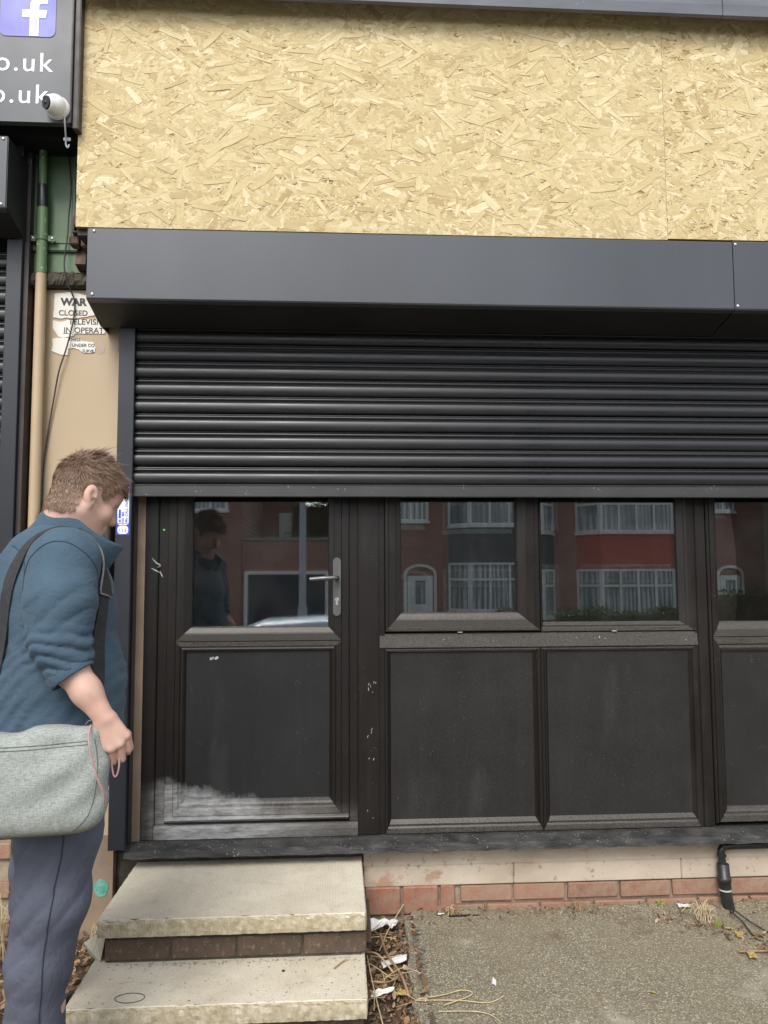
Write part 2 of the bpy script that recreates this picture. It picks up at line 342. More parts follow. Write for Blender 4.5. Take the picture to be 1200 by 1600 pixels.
# ================================================================== SETTING
def grid(name, x0, x1, y0, y1, nx, ny, zf, mat, edge=None, skirt=.06):
    xs = np.linspace(x0, x1, nx); ys = np.linspace(y0, y1, ny); X, Y = np.meshgrid(xs, ys)
    if edge is not None: X = X+edge(X, Y)
    Z = zf(X, Y)
    v = np.stack([X, Y, Z], -1).reshape(-1, 3)
    f = [(j*nx+i, j*nx+i+1, (j+1)*nx+i+1, (j+1)*nx+i) for j in range(ny-1) for i in range(nx-1)]
    m = MB().add(v, f, True)
    rim = [(i, 0) for i in range(nx)]+[(nx-1, j) for j in range(1, ny)]+[(i, ny-1) for i in range(nx-2, -1, -1)]+[(0, j) for j in range(ny-2, 0, -1)]
    top = [v[j*nx+i] for i, j in rim]; bot = [(p[0], p[1], p[2]-skirt) for p in top]; n = len(rim)
    m.add(list(top)+bot, [(k, n+k, n+(k+1) % n, (k+1) % n) for k in range(n)])
    return struct(m.build(name, mat))
grid('ground', -400, 400, -700, 300, 2, 2, lambda X, Y: X*0-1.05, M['grass'])
def zs(X, Y): return np.where(Y > -3.4, -.10+.07*Y, -.338)
def tar_edge(X, Y):
    w = np.clip((.55-X)/.3, 0, 1)
    return w*(.018*hnoise(Y, X*0, 9, 2)+.010*hnoise(Y, X*0, 37, 1)+.006*hnoise(Y, X*0, 90, 3)-.010)
grid('forecourt_tarmac', .275, 9, -3.42, -.03, 170, 150, lambda X, Y: zs(X, Y)+.004*hnoise(X, Y, 6)+.0025*hnoise(X, Y, 31, 4)-.012*np.clip((.31-X)/.035, 0, 1)*(.5+.5*hnoise(Y, X, 60, 5))+.02*np.clip((Y+.10)/.10, 0, 1)*np.clip(hnoise(X, Y, 4, 2)+.3, 0, 1), M['tarmac'], tar_edge)
grid('soil', -3, .62, -3.42, -.02, 120, 120, lambda X, Y: zs(X, Y)-.045+.014*hnoise(X, Y, 11)+.009*hnoise(X, Y, 37, 3)-.02*np.clip((X-.33)/.05, 0, 1), M['soil'])
grid('side_forecourt', -12, -2.95, -3.42, -.03, 12, 12, lambda X, Y: zs(X, Y)-.005, M['tarmac'])
grid('pavement', -40, 40, -6.0, -3.425, 40, 4, lambda X, Y: -.345+.10*(Y+3.425), M['paving'])
grid('kerb', -40, 40, -6.14, -6.005, 20, 2, lambda X, Y: X*0-.605, M['paving'], skirt=.2)
grid('road', -60, 60, -13.2, -6.145, 20, 8, lambda X, Y: -.74+.10*np.cos((Y+9.7)/3.6*1.2)-.10, M['road'])
grid('far_kerb', -40, 40, -13.34, -13.205, 20, 2, lambda X, Y: X*0-.70, M['paving'], skirt=.2)
grid('far_pavement', -40, 40, -15.4, -13.345, 20, 3, lambda X, Y: X*0-.70, M['paving'])
grid('front_gardens', -40, 40, -30, -15.405, 20, 4, lambda X, Y: X*0-.62, M['grass'])

# ------------------------------------------------------------------ the shop building
XR = 2.62
shop = thing('shop_building', 'shop unit with beige pilaster, brown woodgrain door and windows on brick plinth', 'building', (.9, 0, -.1))
MB().box(.11, XR+.4, -.012, .25, .083, .163).build('plinth_band', M['plinth'], shop)
xb_ = .11
for w_b in (.62, .71, .66, .70, .5):
    MB().box(xb_+.001, min(xb_+w_b, XR+.4)-.001, -.018, .25, .002, .0825, .003).build('plinth_stone', M['plinth'], shop); xb_ += w_b
MB().box(-1.24, XR+.4, .0, .25, -.4, .001).build('footing', M['mortar'], shop)
MB().box(-1.24, .11, .0, .2, .002, .163).build('door_plinth', M['moss_and_shade'], shop)  # dark colour put in for the shadow under the sill
# plinth bricks: each one a piece with its own joints
def brick_mesh(w, h, d, seed):
    bm = bmesh.new(); bmesh.ops.create_cube(bm, size=1); rr = random.Random(seed)
    for v in bm.verts: v.co = (v.co.x*w, v.co.y*d, v.co.z*h)
    bmesh.ops.bevel(bm, geom=bm.edges[:], offset=.004, segments=1, affect='EDGES')
    for v in bm.verts: v.co += Vector((rr.uniform(-1, 1)*.0018, rr.uniform(-1, 1)*.002, rr.uniform(-1, 1)*.0018))
    me = bpy.data.meshes.new('brick'); bm.to_mesh(me); bm.free(); return me
bl = [brick_mesh(.213, .062, .05, i) for i in range(4)]
for me in bl: me.materials.append(M['brick'])
def put_brick(me, x, y, z, parent, name='brick', tilt=0):
    o = bpy.data.objects.new(name, me); COL.objects.link(o); o.location = (x, y, z); o.rotation_euler = (0, tilt, 0); attach(o, parent); return o
for row in range(2):
    x = .505 if row == 0 else .39
    i = 0
    while x < XR+.2:
        if not (row == 1 and x < .36):
            put_brick(bl[(i*3+row) % 4], x+.11, .009+random.uniform(-.003, .003)-(.006 if row else 0), -.035-.073*row, shop, tilt=random.uniform(-.006, .006))
        x += .2235; i += 1
tb = brick_mesh(.144, .108, .05, 9); tb.materials.append(M['tile_brick']); hb = brick_mesh(.060, .108, .05, 10); hb.materials.append(M['tile_brick'])
for x in (.188, .342): put_brick(tb, x, .006, -.054, shop, 'quarry_brick')
put_brick(hb, .454, .007, -.054, shop, 'quarry_brick')
# sill
sp = [(.06, .203), (-.03, .205), (-.088, .192), (-.098, .186), (-.100, .166), (-.086, .163), (-.08, .170), (.06, .170)]
m = MB(); n = len(sp); xs = np.linspace(-.835, XR+.1, 90)
vv = [(x, p[0]+(.0035*hnoise(x, k*1.0, 30) if k in (3, 4) else 0), p[1]+(.003*hnoise(x, k*2.0, 41) if k in (4, 5, 2) else 0)) for x in xs for k, p in enumerate(sp)]
m.add(vv, [(i*n+k, i*n+(k+1) % n, (i+1)*n+(k+1) % n, (i+1)*n+k) for i in range(len(xs)-1) for k in range(n)])
m.add(vv[:n], [tuple(range(n))]); m.add(vv[-n:], [tuple(range(n))[::-1]]); m.build('sill', M['sill'], shop)
# pilaster
MB().box(-1.265, -.893, -.04, .25, .24, 2.472).build('pilaster', M['beige'], shop)
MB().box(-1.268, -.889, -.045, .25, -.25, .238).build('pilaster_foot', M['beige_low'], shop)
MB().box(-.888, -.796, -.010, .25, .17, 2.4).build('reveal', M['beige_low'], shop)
m = MB(); sp2 = [(.1, 2.476), (-.058, 2.476), (-.072, 2.482), (-.078, 2.50), (-.074, 2.525), (-.055, 2.543), (.1, 2.550)]; xs2 = np.linspace(-1.282, -.9, 60); n2 = len(sp2)
v2 = [(x, p[0]+(.007*hnoise(x, k*1., 60, 1)+.005*hnoise(x, k*2., 170, 2) if 0 < k < 6 else 0), p[1]+(.006*hnoise(x, k*3., 75, 4)+.004*hnoise(x, k*1., 190, 3) if 2 < k < 6 else 0)) for x in xs2 for k, p in enumerate(sp2)]
m.add(v2, [(i*n2+k, i*n2+(k+1) % n2, (i+1)*n2+(k+1) % n2, (i+1)*n2+k) for i in range(59) for k in range(n2)]); m.add(v2[:n2], [tuple(range(n2))])
m.build('mossy_ledge', M['moss_and_shade'], shop)
m = MB().box(-1.285, -.9, -.045, .2, 2.546, 3.7); m.box(-1.285, -1.062, -.062, -.046, 2.632, 2.662, .004); m.box(-1.285, -1.062, -.058, -.046, 2.664, 2.694, .004)
m.box(-1.285, -1.262, -.060, -.046, 2.696, 3.3, .004); m.box(-1.118, -1.10, -.058, -.046, 2.696, 3.3, .005); m.box(-1.092, -1.074, -.062, -.046, 2.696, 3.3, .005)
m.build('green_pilaster_head', M['green'], shop)
# rotten console bracket beside the shutter hood
m = MB()
m.prism([(-.05, 2.548), (-.105, 2.56), (-.095, 2.60), (-.075, 2.635), (-.10, 2.66), (-.15, 2.675), (-.15, 2.745), (-.05, 2.745)], 'x', -1.082, -1.04)
m.box(-1.10, -1.062, -.135, -.08, 2.632, 2.668, .004); m.box(-1.078, -1.058, -.15, -.10, 2.678, 2.712, .004); m.box(-1.05, -1.02, -.14, -.05, 2.62, 2.70, .005)
m.prism([(-.05, 2.55), (-.07, 2.55), (-.055, 2.62), (-.08, 2.70), (-.05, 2.70)], 'x', -1.018, -.975)
m.build('console_bracket', M['rotwood'], shop)
# wall over the shop front, cornice, upper storey
MB().box(-1.0, XR+.4, .07, .3, 2.13, 3.72).build('lintel_wall', M['black'], shop)
MB().box(-1.28, XR+.4, .02, .35, 3.74, 6.4).build('upper_wall', M['dirt_upper'], shop)
cor = MB(); cor.prism([(.0, 3.652), (-.300, 3.652), (-.318, 3.582), (-.33, 3.588), (-.333, 3.632), (-.326, 3.668), (.015, 3.73), (.015, 3.653)], 'x', -1.024, 1.598)
cor.prism([(.0, 3.651), (-.301, 3.651), (-.319, 3.580), (-.332, 3.586), (-.335, 3.632), (-.328, 3.669), (.015, 3.73), (.015, 3.652)], 'x', 1.600, XR+.4)
cor.build('cornice', M['lead'], shop)
MB().box(-1.02, XR+.4, -.299, -.19, 3.640, 3.6505).build('cornice_soffit', M['black'], shop)
MB().box(XR, XR+.4, -.045, .25, -.2, 3.6).build('far_pilaster', M['beige'], shop)
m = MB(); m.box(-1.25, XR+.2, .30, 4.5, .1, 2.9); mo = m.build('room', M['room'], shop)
# ---- frame joinery
def ring(rects, V, H):
    """mitred frame from nested rectangles (x0,x1,z0,z1,y), outermost first"""
    for a, b in zip(rects[:-1], rects[1:]):
        A = [(a[0], a[4], a[2]), (a[1], a[4], a[2]), (a[1], a[4], a[3]), (a[0], a[4], a[3])]
        B = [(b[0], b[4], b[2]), (b[1], b[4], b[2]), (b[1], b[4], b[3]), (b[0], b[4], b[3])]
        for i in range(4):
            (V if i in (1, 3) else H[i//2]).quad(A[i], A[(i+1) % 4], B[(i+1) % 4], B[i])
def nest(o, i, prof):
    """prof: list of (t, y); t=0 at the outer rect, 1 at the inner one"""
    return [tuple(o[k]+(i[k]-o[k])*t for k in range(4))+(y,) for t, y in prof]
GP = [(0, .02), (0, -.012), (.03, -.0145), (.50, -.0145), (.60, -.010), (.80, -.004), (.92, -.001), (1, .004), (1, .03)]
PP = [(0, .02), (0, -.011), (.03, -.0135), (.42, -.0135), (.52, -.007), (.68, -.0085), (.80, -.003), (.94, .006), (1, .012), (1, .03)]
FP = [(0, .02), (0, -.004), (.04, -.006), (.38, -.006), (.50, -.001), (.66, -.004), (.82, .003), (1, .010), (1, .03)]
def pane(x0, x1, z0, z1, parent, tilt):
    for k, (y, t) in enumerate(((.020, tilt), (.040, -tilt*.6+.0012))):
        m = MB().box(x0-.008, x1+.008, -.002, .002, z0-.008, z1+.008)
        cz = (z0+z1)/2; cx = (x0+x1)/2
        m.v = [(px, py+y+t*(pz-cz)+t*.8*(px-cx), pz) for px, py, pz in m.v]
        m.build('pane', M['glass'], parent)
def joinery(name, parent, posts, rings, mv, mh):
    V, HH = MB(), []
    for b in posts: V.box(*b)
    for r in rings: H = (MB(), MB()); ring(r, V, H); HH += H
    root = V.build(name, mv, parent)
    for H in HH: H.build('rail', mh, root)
    return root
ZT = 2.12
# hinged door on the left
doorjamb = MB(); doorjamb.box(-.795, -.742, -.010, .09, .206, ZT, .003); doorjamb.box(-.7415, -.7015, .002, .09, .262, ZT, .002); doorjamb.box(.052, .0875, -.004, .09, .262, ZT, .003)
doorjamb.build('door_frame', M['door_frame'], shop)
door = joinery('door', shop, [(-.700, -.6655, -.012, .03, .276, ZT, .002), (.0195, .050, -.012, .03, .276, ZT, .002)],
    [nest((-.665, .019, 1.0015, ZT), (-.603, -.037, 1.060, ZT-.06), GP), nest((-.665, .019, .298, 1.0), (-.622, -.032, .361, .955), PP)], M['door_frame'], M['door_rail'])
MB().box(-.626, -.028, .010, .03, .356, .96).build('panel', M['door_panel'], door)
pane(-.603, -.037, 1.060, ZT-.06, door, .0016)
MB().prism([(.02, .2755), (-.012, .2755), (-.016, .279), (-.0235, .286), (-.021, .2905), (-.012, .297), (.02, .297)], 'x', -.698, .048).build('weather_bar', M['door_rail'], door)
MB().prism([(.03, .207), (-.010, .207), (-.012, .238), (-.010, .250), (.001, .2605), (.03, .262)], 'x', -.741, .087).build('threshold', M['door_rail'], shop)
# door handle: plate, lever, cylinder
hp = MB(); pl = []
for k in range(24):
    a = 2*math.pi*k/24; cz = 1.225+(.105 if math.sin(a) >= 0 else -.105); pl.append((.000+.0165*math.cos(a), cz+.0165*math.sin(a)))
hp.prism(pl, 'y', -.0215, -.012); h = hp.build('handle', M['steel'], door)
lv = MB(); lv.tube([(0, -.022, 1.262), (0, -.058, 1.262), (-.004, -.066, 1.262), (-.012, -.069, 1.262), (-.060, -.070, 1.260), (-.112, -.066, 1.256)], [.010, .010, .0105, .010, .009, .0085], 12)
lv.build('lever', M['steel'], door)
cy = MB(); cy.tube([(0, -.0225, 1.172), (0, -.0245, 1.172)], .0085, 14); cy.box(-.0045, .0045, -.0255, -.0225, 1.148, 1.172, .002); cy.build('lock_cylinder', M['screw'], door)
# glazed screen in the middle
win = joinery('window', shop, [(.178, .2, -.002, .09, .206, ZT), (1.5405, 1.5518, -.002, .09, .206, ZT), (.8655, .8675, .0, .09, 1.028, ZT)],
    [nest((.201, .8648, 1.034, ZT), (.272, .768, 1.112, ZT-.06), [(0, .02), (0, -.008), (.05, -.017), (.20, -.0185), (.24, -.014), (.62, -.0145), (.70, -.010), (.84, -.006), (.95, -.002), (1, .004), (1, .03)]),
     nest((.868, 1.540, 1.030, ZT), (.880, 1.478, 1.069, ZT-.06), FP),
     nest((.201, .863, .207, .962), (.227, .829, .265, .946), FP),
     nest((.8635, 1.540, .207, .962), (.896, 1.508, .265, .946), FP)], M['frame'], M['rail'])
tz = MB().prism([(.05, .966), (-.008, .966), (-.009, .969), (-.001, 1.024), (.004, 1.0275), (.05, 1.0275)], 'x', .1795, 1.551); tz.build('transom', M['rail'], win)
MB().box(.222, .834, .008, .03, .26, .95).build('panel', M['panel'], win)
MB().box(.891, 1.513, .008, .03, .26, .95).build('panel', M['panel'], win)
pane(.272, .768, 1.112, ZT-.06, win, -.0022); pane(.880, 1.478, 1.069, ZT-.06, win, .0030)
for x in (.52, 1.185): MB().box(x-.010, x+.010, -.0105, -.004, 1.0282, 1.0325).build('drain_cap', M['whitemark'], win)
# posts between the units
MB().box(.0885, .1772, -.0075, .09, .206, ZT, .003).build('frame_post', M['frame'], shop)
MB().box(1.5525, 1.5995, -.0075, .09, .206, ZT, .003).build('frame_post', M['frame'], shop)
# second door on the right, cut by the picture edge
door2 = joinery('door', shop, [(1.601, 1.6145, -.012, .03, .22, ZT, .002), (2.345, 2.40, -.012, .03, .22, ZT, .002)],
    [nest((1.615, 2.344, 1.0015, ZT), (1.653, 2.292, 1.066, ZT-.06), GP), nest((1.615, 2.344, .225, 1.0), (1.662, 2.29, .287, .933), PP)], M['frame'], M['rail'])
MB().box(1.658, 2.294, .010, .03, .282, .938).build('panel', M['panel'], door2)
pane(1.653, 2.292, 1.066, ZT-.06, door2, -.0016)
MB().box(2.402, XR, -.0075, .09, .206, ZT, .003).build('frame_post', M['frame'], shop)
# scuffs, paint flakes and a painted laser spot on the joinery
def scuff(pts, w, y, parent, mat='whitemark', name='scuff'):
    m = MB()
    for (x, z, L, a) in pts:
        c, s = math.cos(a), math.sin(a); q = []
        for k in range(8):
            t = 2*math.pi*k/8; px = L/2*math.cos(t)*(1+.25*random.uniform(-1, 1)); pz = w/2*math.sin(t)*(1+.4*random.uniform(-1, 1)); q.append((x+c*px-s*pz, z+s*px+c*pz))
        m.prism(q[::-1], 'y', y-.0005, y)
    return m.build(name, M[mat], parent)
scuff([(-.757, 1.335, .030, -.9), (-.745, 1.325, .024, -.8), (-.735, 1.318, .022, -1.0), (-.75, 1.295, .05, -.5), (-.728, 1.28, .03, -1.1), (-.74, 1.31, .012, .2)], .004, -.0102, shop)
scuff([(-.722, 1.465, .009, 0)], .009, .0018, shop, 'laser_spot', 'painted_laser_dot')  # laser light spot, painted as a small green disc
scuff([(-.52, .930, .022, .5), (-.500, .931, .018, .6)], .010, .0095, door)
scuff([(.125+random.uniform(0, .04), random.choice([.62, .51, .30, .8])+random.uniform(-.03, .03), random.uniform(.004, .016), random.uniform(.9, 1.8)) for i in range(13)], .0032, -.0077, shop)
scuff([(1.10, 1.0005, .004, 0), (1.12, 1.005, .012, 1.5), (1.145, .999, .006, 0), (1.02, 1.004, .005, 0), (1.5, .99, .006, 0), (.45, 1.0, .005, 0)], .004, -.0068, win)

# ------------------------------------------------------------------ neighbouring unit on the left
nb = thing('neighbouring_shop', 'dark neighbouring shop unit at the left edge of the picture', 'building', (-2.6, 0, -.1))
MB().box(-4.2, -1.36, .0, .3, -.3, 3.2).build('wall', M['black'], nb)
MB().box(-4.2, -1.285, .02, .35, 3.2, 6.4).build('upper_wall', M['dirt_upper'], nb)
MB().box(-1.289, -1.270, -.10, .05, .40, 3.04).build('edge_post', M['browntrim'], nb)
MB().box(-4.2, -1.03, -.20, -.05, 3.05, 3.10).build('fascia_underside', M['black'], nb)
MB().box(-4.2, -1.292, -.13, -.046, 3.0, 3.05).build('fascia_bearer', M['black'], nb)

def shutter(name, label, loc, x0, x1, zb, zt, hood, mats, hood_x, joints, group):
    """hood: (z_bottom, z_top); slats from zb (bottom bar foot) up to zt"""
    t = thing(name, label, 'shutter', loc, group)
    yb = -.085
    # slat profile (y,z) over one pitch: broad convex curve, small bead, groove
    pz = .0735; pr = []
    for k in range(9):
        a = math.pi*k/8; pr.append((yb-.004-.0105*math.sin(a)**.8, .004+.0455*(1-math.cos(a))/2))
    pr += [(yb-.001, .0515), (yb+.001, .0535)]
    for k in range(5):
        a = math.pi*k/4; pr.append((yb-.002-.0055*math.sin(a), .0550+.0125*(1-math.cos(a))/2))
    pr += [(yb+.002, .0690), (yb+.002, .0735)]
    n = len(pr); m = MB(); xs = np.linspace(x0, x1, 14)
    v = [(x, p[0]+.0008*math.sin(x*3.1), p[1]) for x in xs for p in pr]
    m.add(v, [(i*n+k, (i+1)*n+k, (i+1)*n+k+1, i*n+k+1) for i in range(len(xs)-1) for k in range(n-1)], True)
    z = zb+.051; first = None
    while z < zt:
        if first is None:
            o = m.build('slat', mats['slat'], t); o.matrix_parent_inverse = Matrix.Translation((-loc[0], -loc[1], -loc[2])); first = o
        else:
            o = first.copy(); COL.objects.link(o)
        o.location = (0, random.uniform(-.0015, .0015), z+random.uniform(-.0012, .0012)); o.rotation_euler = (random.uniform(-.02, .02)*0, 0, random.uniform(-.0009, .0009)); z += pz
    MB().prism([(yb+.004, zb), (yb-.013, zb), (yb-.015, zb+.003), (yb-.015, zb+.007), (yb-.010, zb+.009), (yb-.010, zb+.046), (yb-.013, zb+.048), (yb-.013, zb+.051), (yb+.004, zb+.051)], 'x', x0+.002, x1).build('bottom_bar', mats['bar'], t)
    return t
SM = dict(slat=M['slat'], bar=M['bar'])
sh = shutter('roller_shutter', 'wide black roller shutter half lowered over the brown shop front, under a grey hood', (.9, -.1, 1.6), -.838, XR-.06, 1.595, 2.33, None, SM, None, None, None)
g_r = MB(); g_r.prism([(-.891, -.014), (-.891, -.118), (-.889, -.120), (-.829, -.120), (-.827, -.118), (-.827, -.099), (-.842, -.099), (-.842, -.068), (-.827, -.068), (-.827, -.014)], 'z', .207, 2.30)
g_r.build('guide_rail', M['navy_rail'], sh)
MB().box(XR-.07, XR, -.120, -.016, .207, 2.30, .002).build('guide_rail', M['navy_rail'], sh)
def hood_panel(xa, xb, yf, z0, z1, parent, mat, warp=0.):
    prof = [(.0, z1-.002), (yf+.004, z1), (yf, z1-.004), (yf, z0+.006), (yf+.004, z0), (yf+.012, z0-.001), (yf+.030, z0-.005), (yf+.031, z0-.002), (yf+.014, z0+.003), (yf+.003, z0+.008), (yf+.003, z1-.006), (.0, z1-.006)]
    xs_ = np.linspace(xa, xb, 26); n_ = len(prof); m_ = MB()
    v_ = [(x, p[0]+(warp*.0045*math.sin(x*2.3)*math.sin((p[1]-z0)/(z1-z0)*math.pi) if p[0] < yf+.01 else 0), p[1]) for x in xs_ for p in prof]
    m_.add(v_, [(i*n_+k, (i+1)*n_+k, (i+1)*n_+(k+1) % n_, i*n_+(k+1) % n_) for i in range(len(xs_)-1) for k in range(n_)])
    m_.add(v_[:n_], [tuple(range(n_))[::-1]]); m_.add(v_[-n_:], [tuple(range(n_))])
    MB().prism([(yf+.0305, z0-.0055), (-.125, z0-.046), (-.123, z0-.042), (yf+.033, z0-.0015)], 'x', xa+.001, xb-.001).build('hood_underside', M['black'], parent)
    return m_.build('hood_panel', mat, parent)
hood_panel(-.958, 1.599, -.33, 2.333, 2.616, sh, M['anthracite'], 1.)
hood_panel(1.6015, XR+.08, -.332, 2.332, 2.618, sh, M['anthracite'], 1.)
MB().prism([(-.012, 2.612), (-.326, 2.612), (-.326, 2.337), (-.14, 2.288), (-.012, 2.288)], 'x', -.962, -.9585).build('hood_end_plate', M['anthracite'], sh)
def screws(pts, y, parent, r=.0062):
    for x, z in pts:
        MB().ball((x, y, z), (r, r*.55, r), 10, 6).build('screw', M['screw'], parent)
screws([(-.937, 2.602), (-.938, 2.352)], -.3315, sh); screws([(1.612, 2.604), (1.612, 2.348)], -.3335, sh)
nsh = shutter('roller_shutter', 'closed dark roller shutter of the neighbouring shop at the left edge', (-2.6, -.1, 0), -4.0, -1.348, 0.43, 2.60, None, SM, None, None, None)
nsh.name = 'roller_shutter.001'; ROOT[nsh.name] = (-2.6, -.1, 0)
MB().prism([(-1.352, .05), (-1.352, -.118), (-1.350, -.12), (-1.292, -.12), (-1.290, -.118), (-1.290, .05)], 'z', .43, 2.652).build('guide_rail', M['navy_rail'], nsh)
hood_panel(-4.1, -1.2875, -.30, 2.70, 2.993, nsh, M['anthracite'])
MB().prism([(.0, 2.99), (-.27, 2.99), (-.297, 2.988), (-.297, 2.702), (-.125, 2.655), (.0, 2.655)], 'x', -1.287, -1.2835).build('hood_end_plate', M['black'], nsh)
screws([(-1.303, 2.98), (-1.303, 2.715)], -.3015, nsh)

# ------------------------------------------------------------------ fascia sign of the neighbour
sg = thing('fascia_sign', 'dark grey shop fascia sign with white lettering and a blue icon', 'sign', (-2.6, -.3, 3.05))
MB().box(-4.2, -1.046, -.30, -.27, 3.052, 4.1).build('sign_panel', M['signgrey'], sg)
m = MB().box(-1.0445, -1.022, -.292, -.06, 3.035, 4.1, .003); m.box(-1.0525, -1.0455, -.306, -.262, 3.05, 4.1, .002); m.build('edge_trim', M['browntrim'], sg)
ic = []
def rrect(x0, x1, z0, z1, r, k=6):
    p = []
    for cx, cz, a0 in ((x1-r, z0+r, -90), (x1-r, z1-r, 0), (x0+r, z1-r, 90), (x0+r, z0+r, 180)):
        for i in range(k+1):
            a = R(a0+90*i/k); p.append((cx+r*math.cos(a), cz+r*math.sin(a)))
    return p
MB().prism(rrect(-1.331, -1.116, 3.403, 3.618, .026), 'y', -.3025, -.3002).build('icon', M['icon'], sg)
fp = [(-1.216, 3.4045), (-1.216, 3.482), (-1.245, 3.482), (-1.245, 3.514), (-1.216, 3.514), (-1.216, 3.530)]
for i in range(9): a = R(180-90*i/8); fp.append((-1.166+.050*math.cos(a), 3.532+.043*math.sin(a)))
fp += [(-1.148, 3.575), (-1.148, 3.541), (-1.163, 3.541)]
for i in range(5): a = R(90+90*i/4); fp.append((-1.168+.013*math.cos(a), 3.529+.012*math.sin(a)))
fp += [(-1.181, 3.514), (-1.150, 3.514), (-1.155, 3.482), (-1.181, 3.482), (-1.181, 3.4045)]
MB().prism(fp[::-1], 'y', -.3040, -.3027).build('icon_letter', M['signwhite'], sg)
for (z, xr) in ((3.260, -1.124), (3.128, -1.137)):
    text_obj('lettering', '.co.uk', .112, (xr, -.3008, z), M['signwhite'], sg, align='RIGHT', space=1.16, bold=.0004)

# ------------------------------------------------------------------ OSB boards
def osb_ramp(g, f):
    return g.ramp(f, [(0., (.12, .065, .026)), (.035, (.23, .135, .060)), (.09, (.40, .290, .140)), (.3, (.505, .400, .200)), (.62, (.570, .462, .243)), (.86, (.635, .53, .30)), (1., (.74, .645, .42))])
def osbmat(name, part):
    g = G(name, .72, 0, .35)
    if part:
        t = g.n('ShaderNodeObjectInfo').outputs['Random']; uv = g.co()
        uvm = g.sc(uv, (9, 9, 260))
        c = osb_ramp(g, g.math('ADD', g.math('MULTIPLY', g.math('POWER', t, .6), .78), .14))
    else:
        a = g.n('ShaderNodeAttribute', attribute_name='tone'); t = a.outputs['Fac']; uv = g.n('ShaderNodeUVMap').outputs[0]
        uvm = g.sc(uv, (9, 260, 1)); c = osb_ramp(g, t)
    gr = g.noise(1., 4, uvm, .6)
    c = g.mix(g.ramp(gr, [(.38, .30), (.6, 0.)]), c, (.27, .165, .07))
    ln_ = g.noise(26, 5, g.sc(g.co(), (.6, 1, 1.5)), .6, 1.2); c = g.mix(g.ramp(ln_, [(.480, 0.), (.496, .34), (.512, 0.)]), c, (.22, .13, .055))
    c = g.mix(g.ramp(g.noise(3.1, 3), [(.35, 0.), (.7, .30)]), c, (.60, .505, .30))
    c = g.mix(g.ramp(g.noise(120, 2), [(.72, 0.), (.76, .55)]), c, (.10, .055, .025))
    g.col(c); g.bump(gr, .3, .0006); return g.m
M['osb'] = osbmat('osb_strands', False); M['osb_part'] = osbmat('osb_single_strand', True)
M['osb_core'] = wmat('osb_core', (.30, .19, .085), (.42, .28, .13), 40, .85, .6, 200)
def flake(L, W, rr):
    h = W/2; e = rr.uniform(.05, .5)*W
    p = [(-L/2+rr.uniform(0, e), -h*rr.uniform(.7, 1)), (-L/6, -h*rr.uniform(.8, 1.05)), (L/2-rr.uniform(0, e), -h*rr.uniform(.6, 1)), (L/2, h*rr.uniform(-.4, .6)), (L/2-rr.uniform(0, e*1.3), h*rr.uniform(.6, 1)), (L/8, h*rr.uniform(.8, 1.05)), (-L/2+rr.uniform(0, e), h*rr.uniform(.6, 1)), (-L/2, h*rr.uniform(-.5, .5))]
    return p
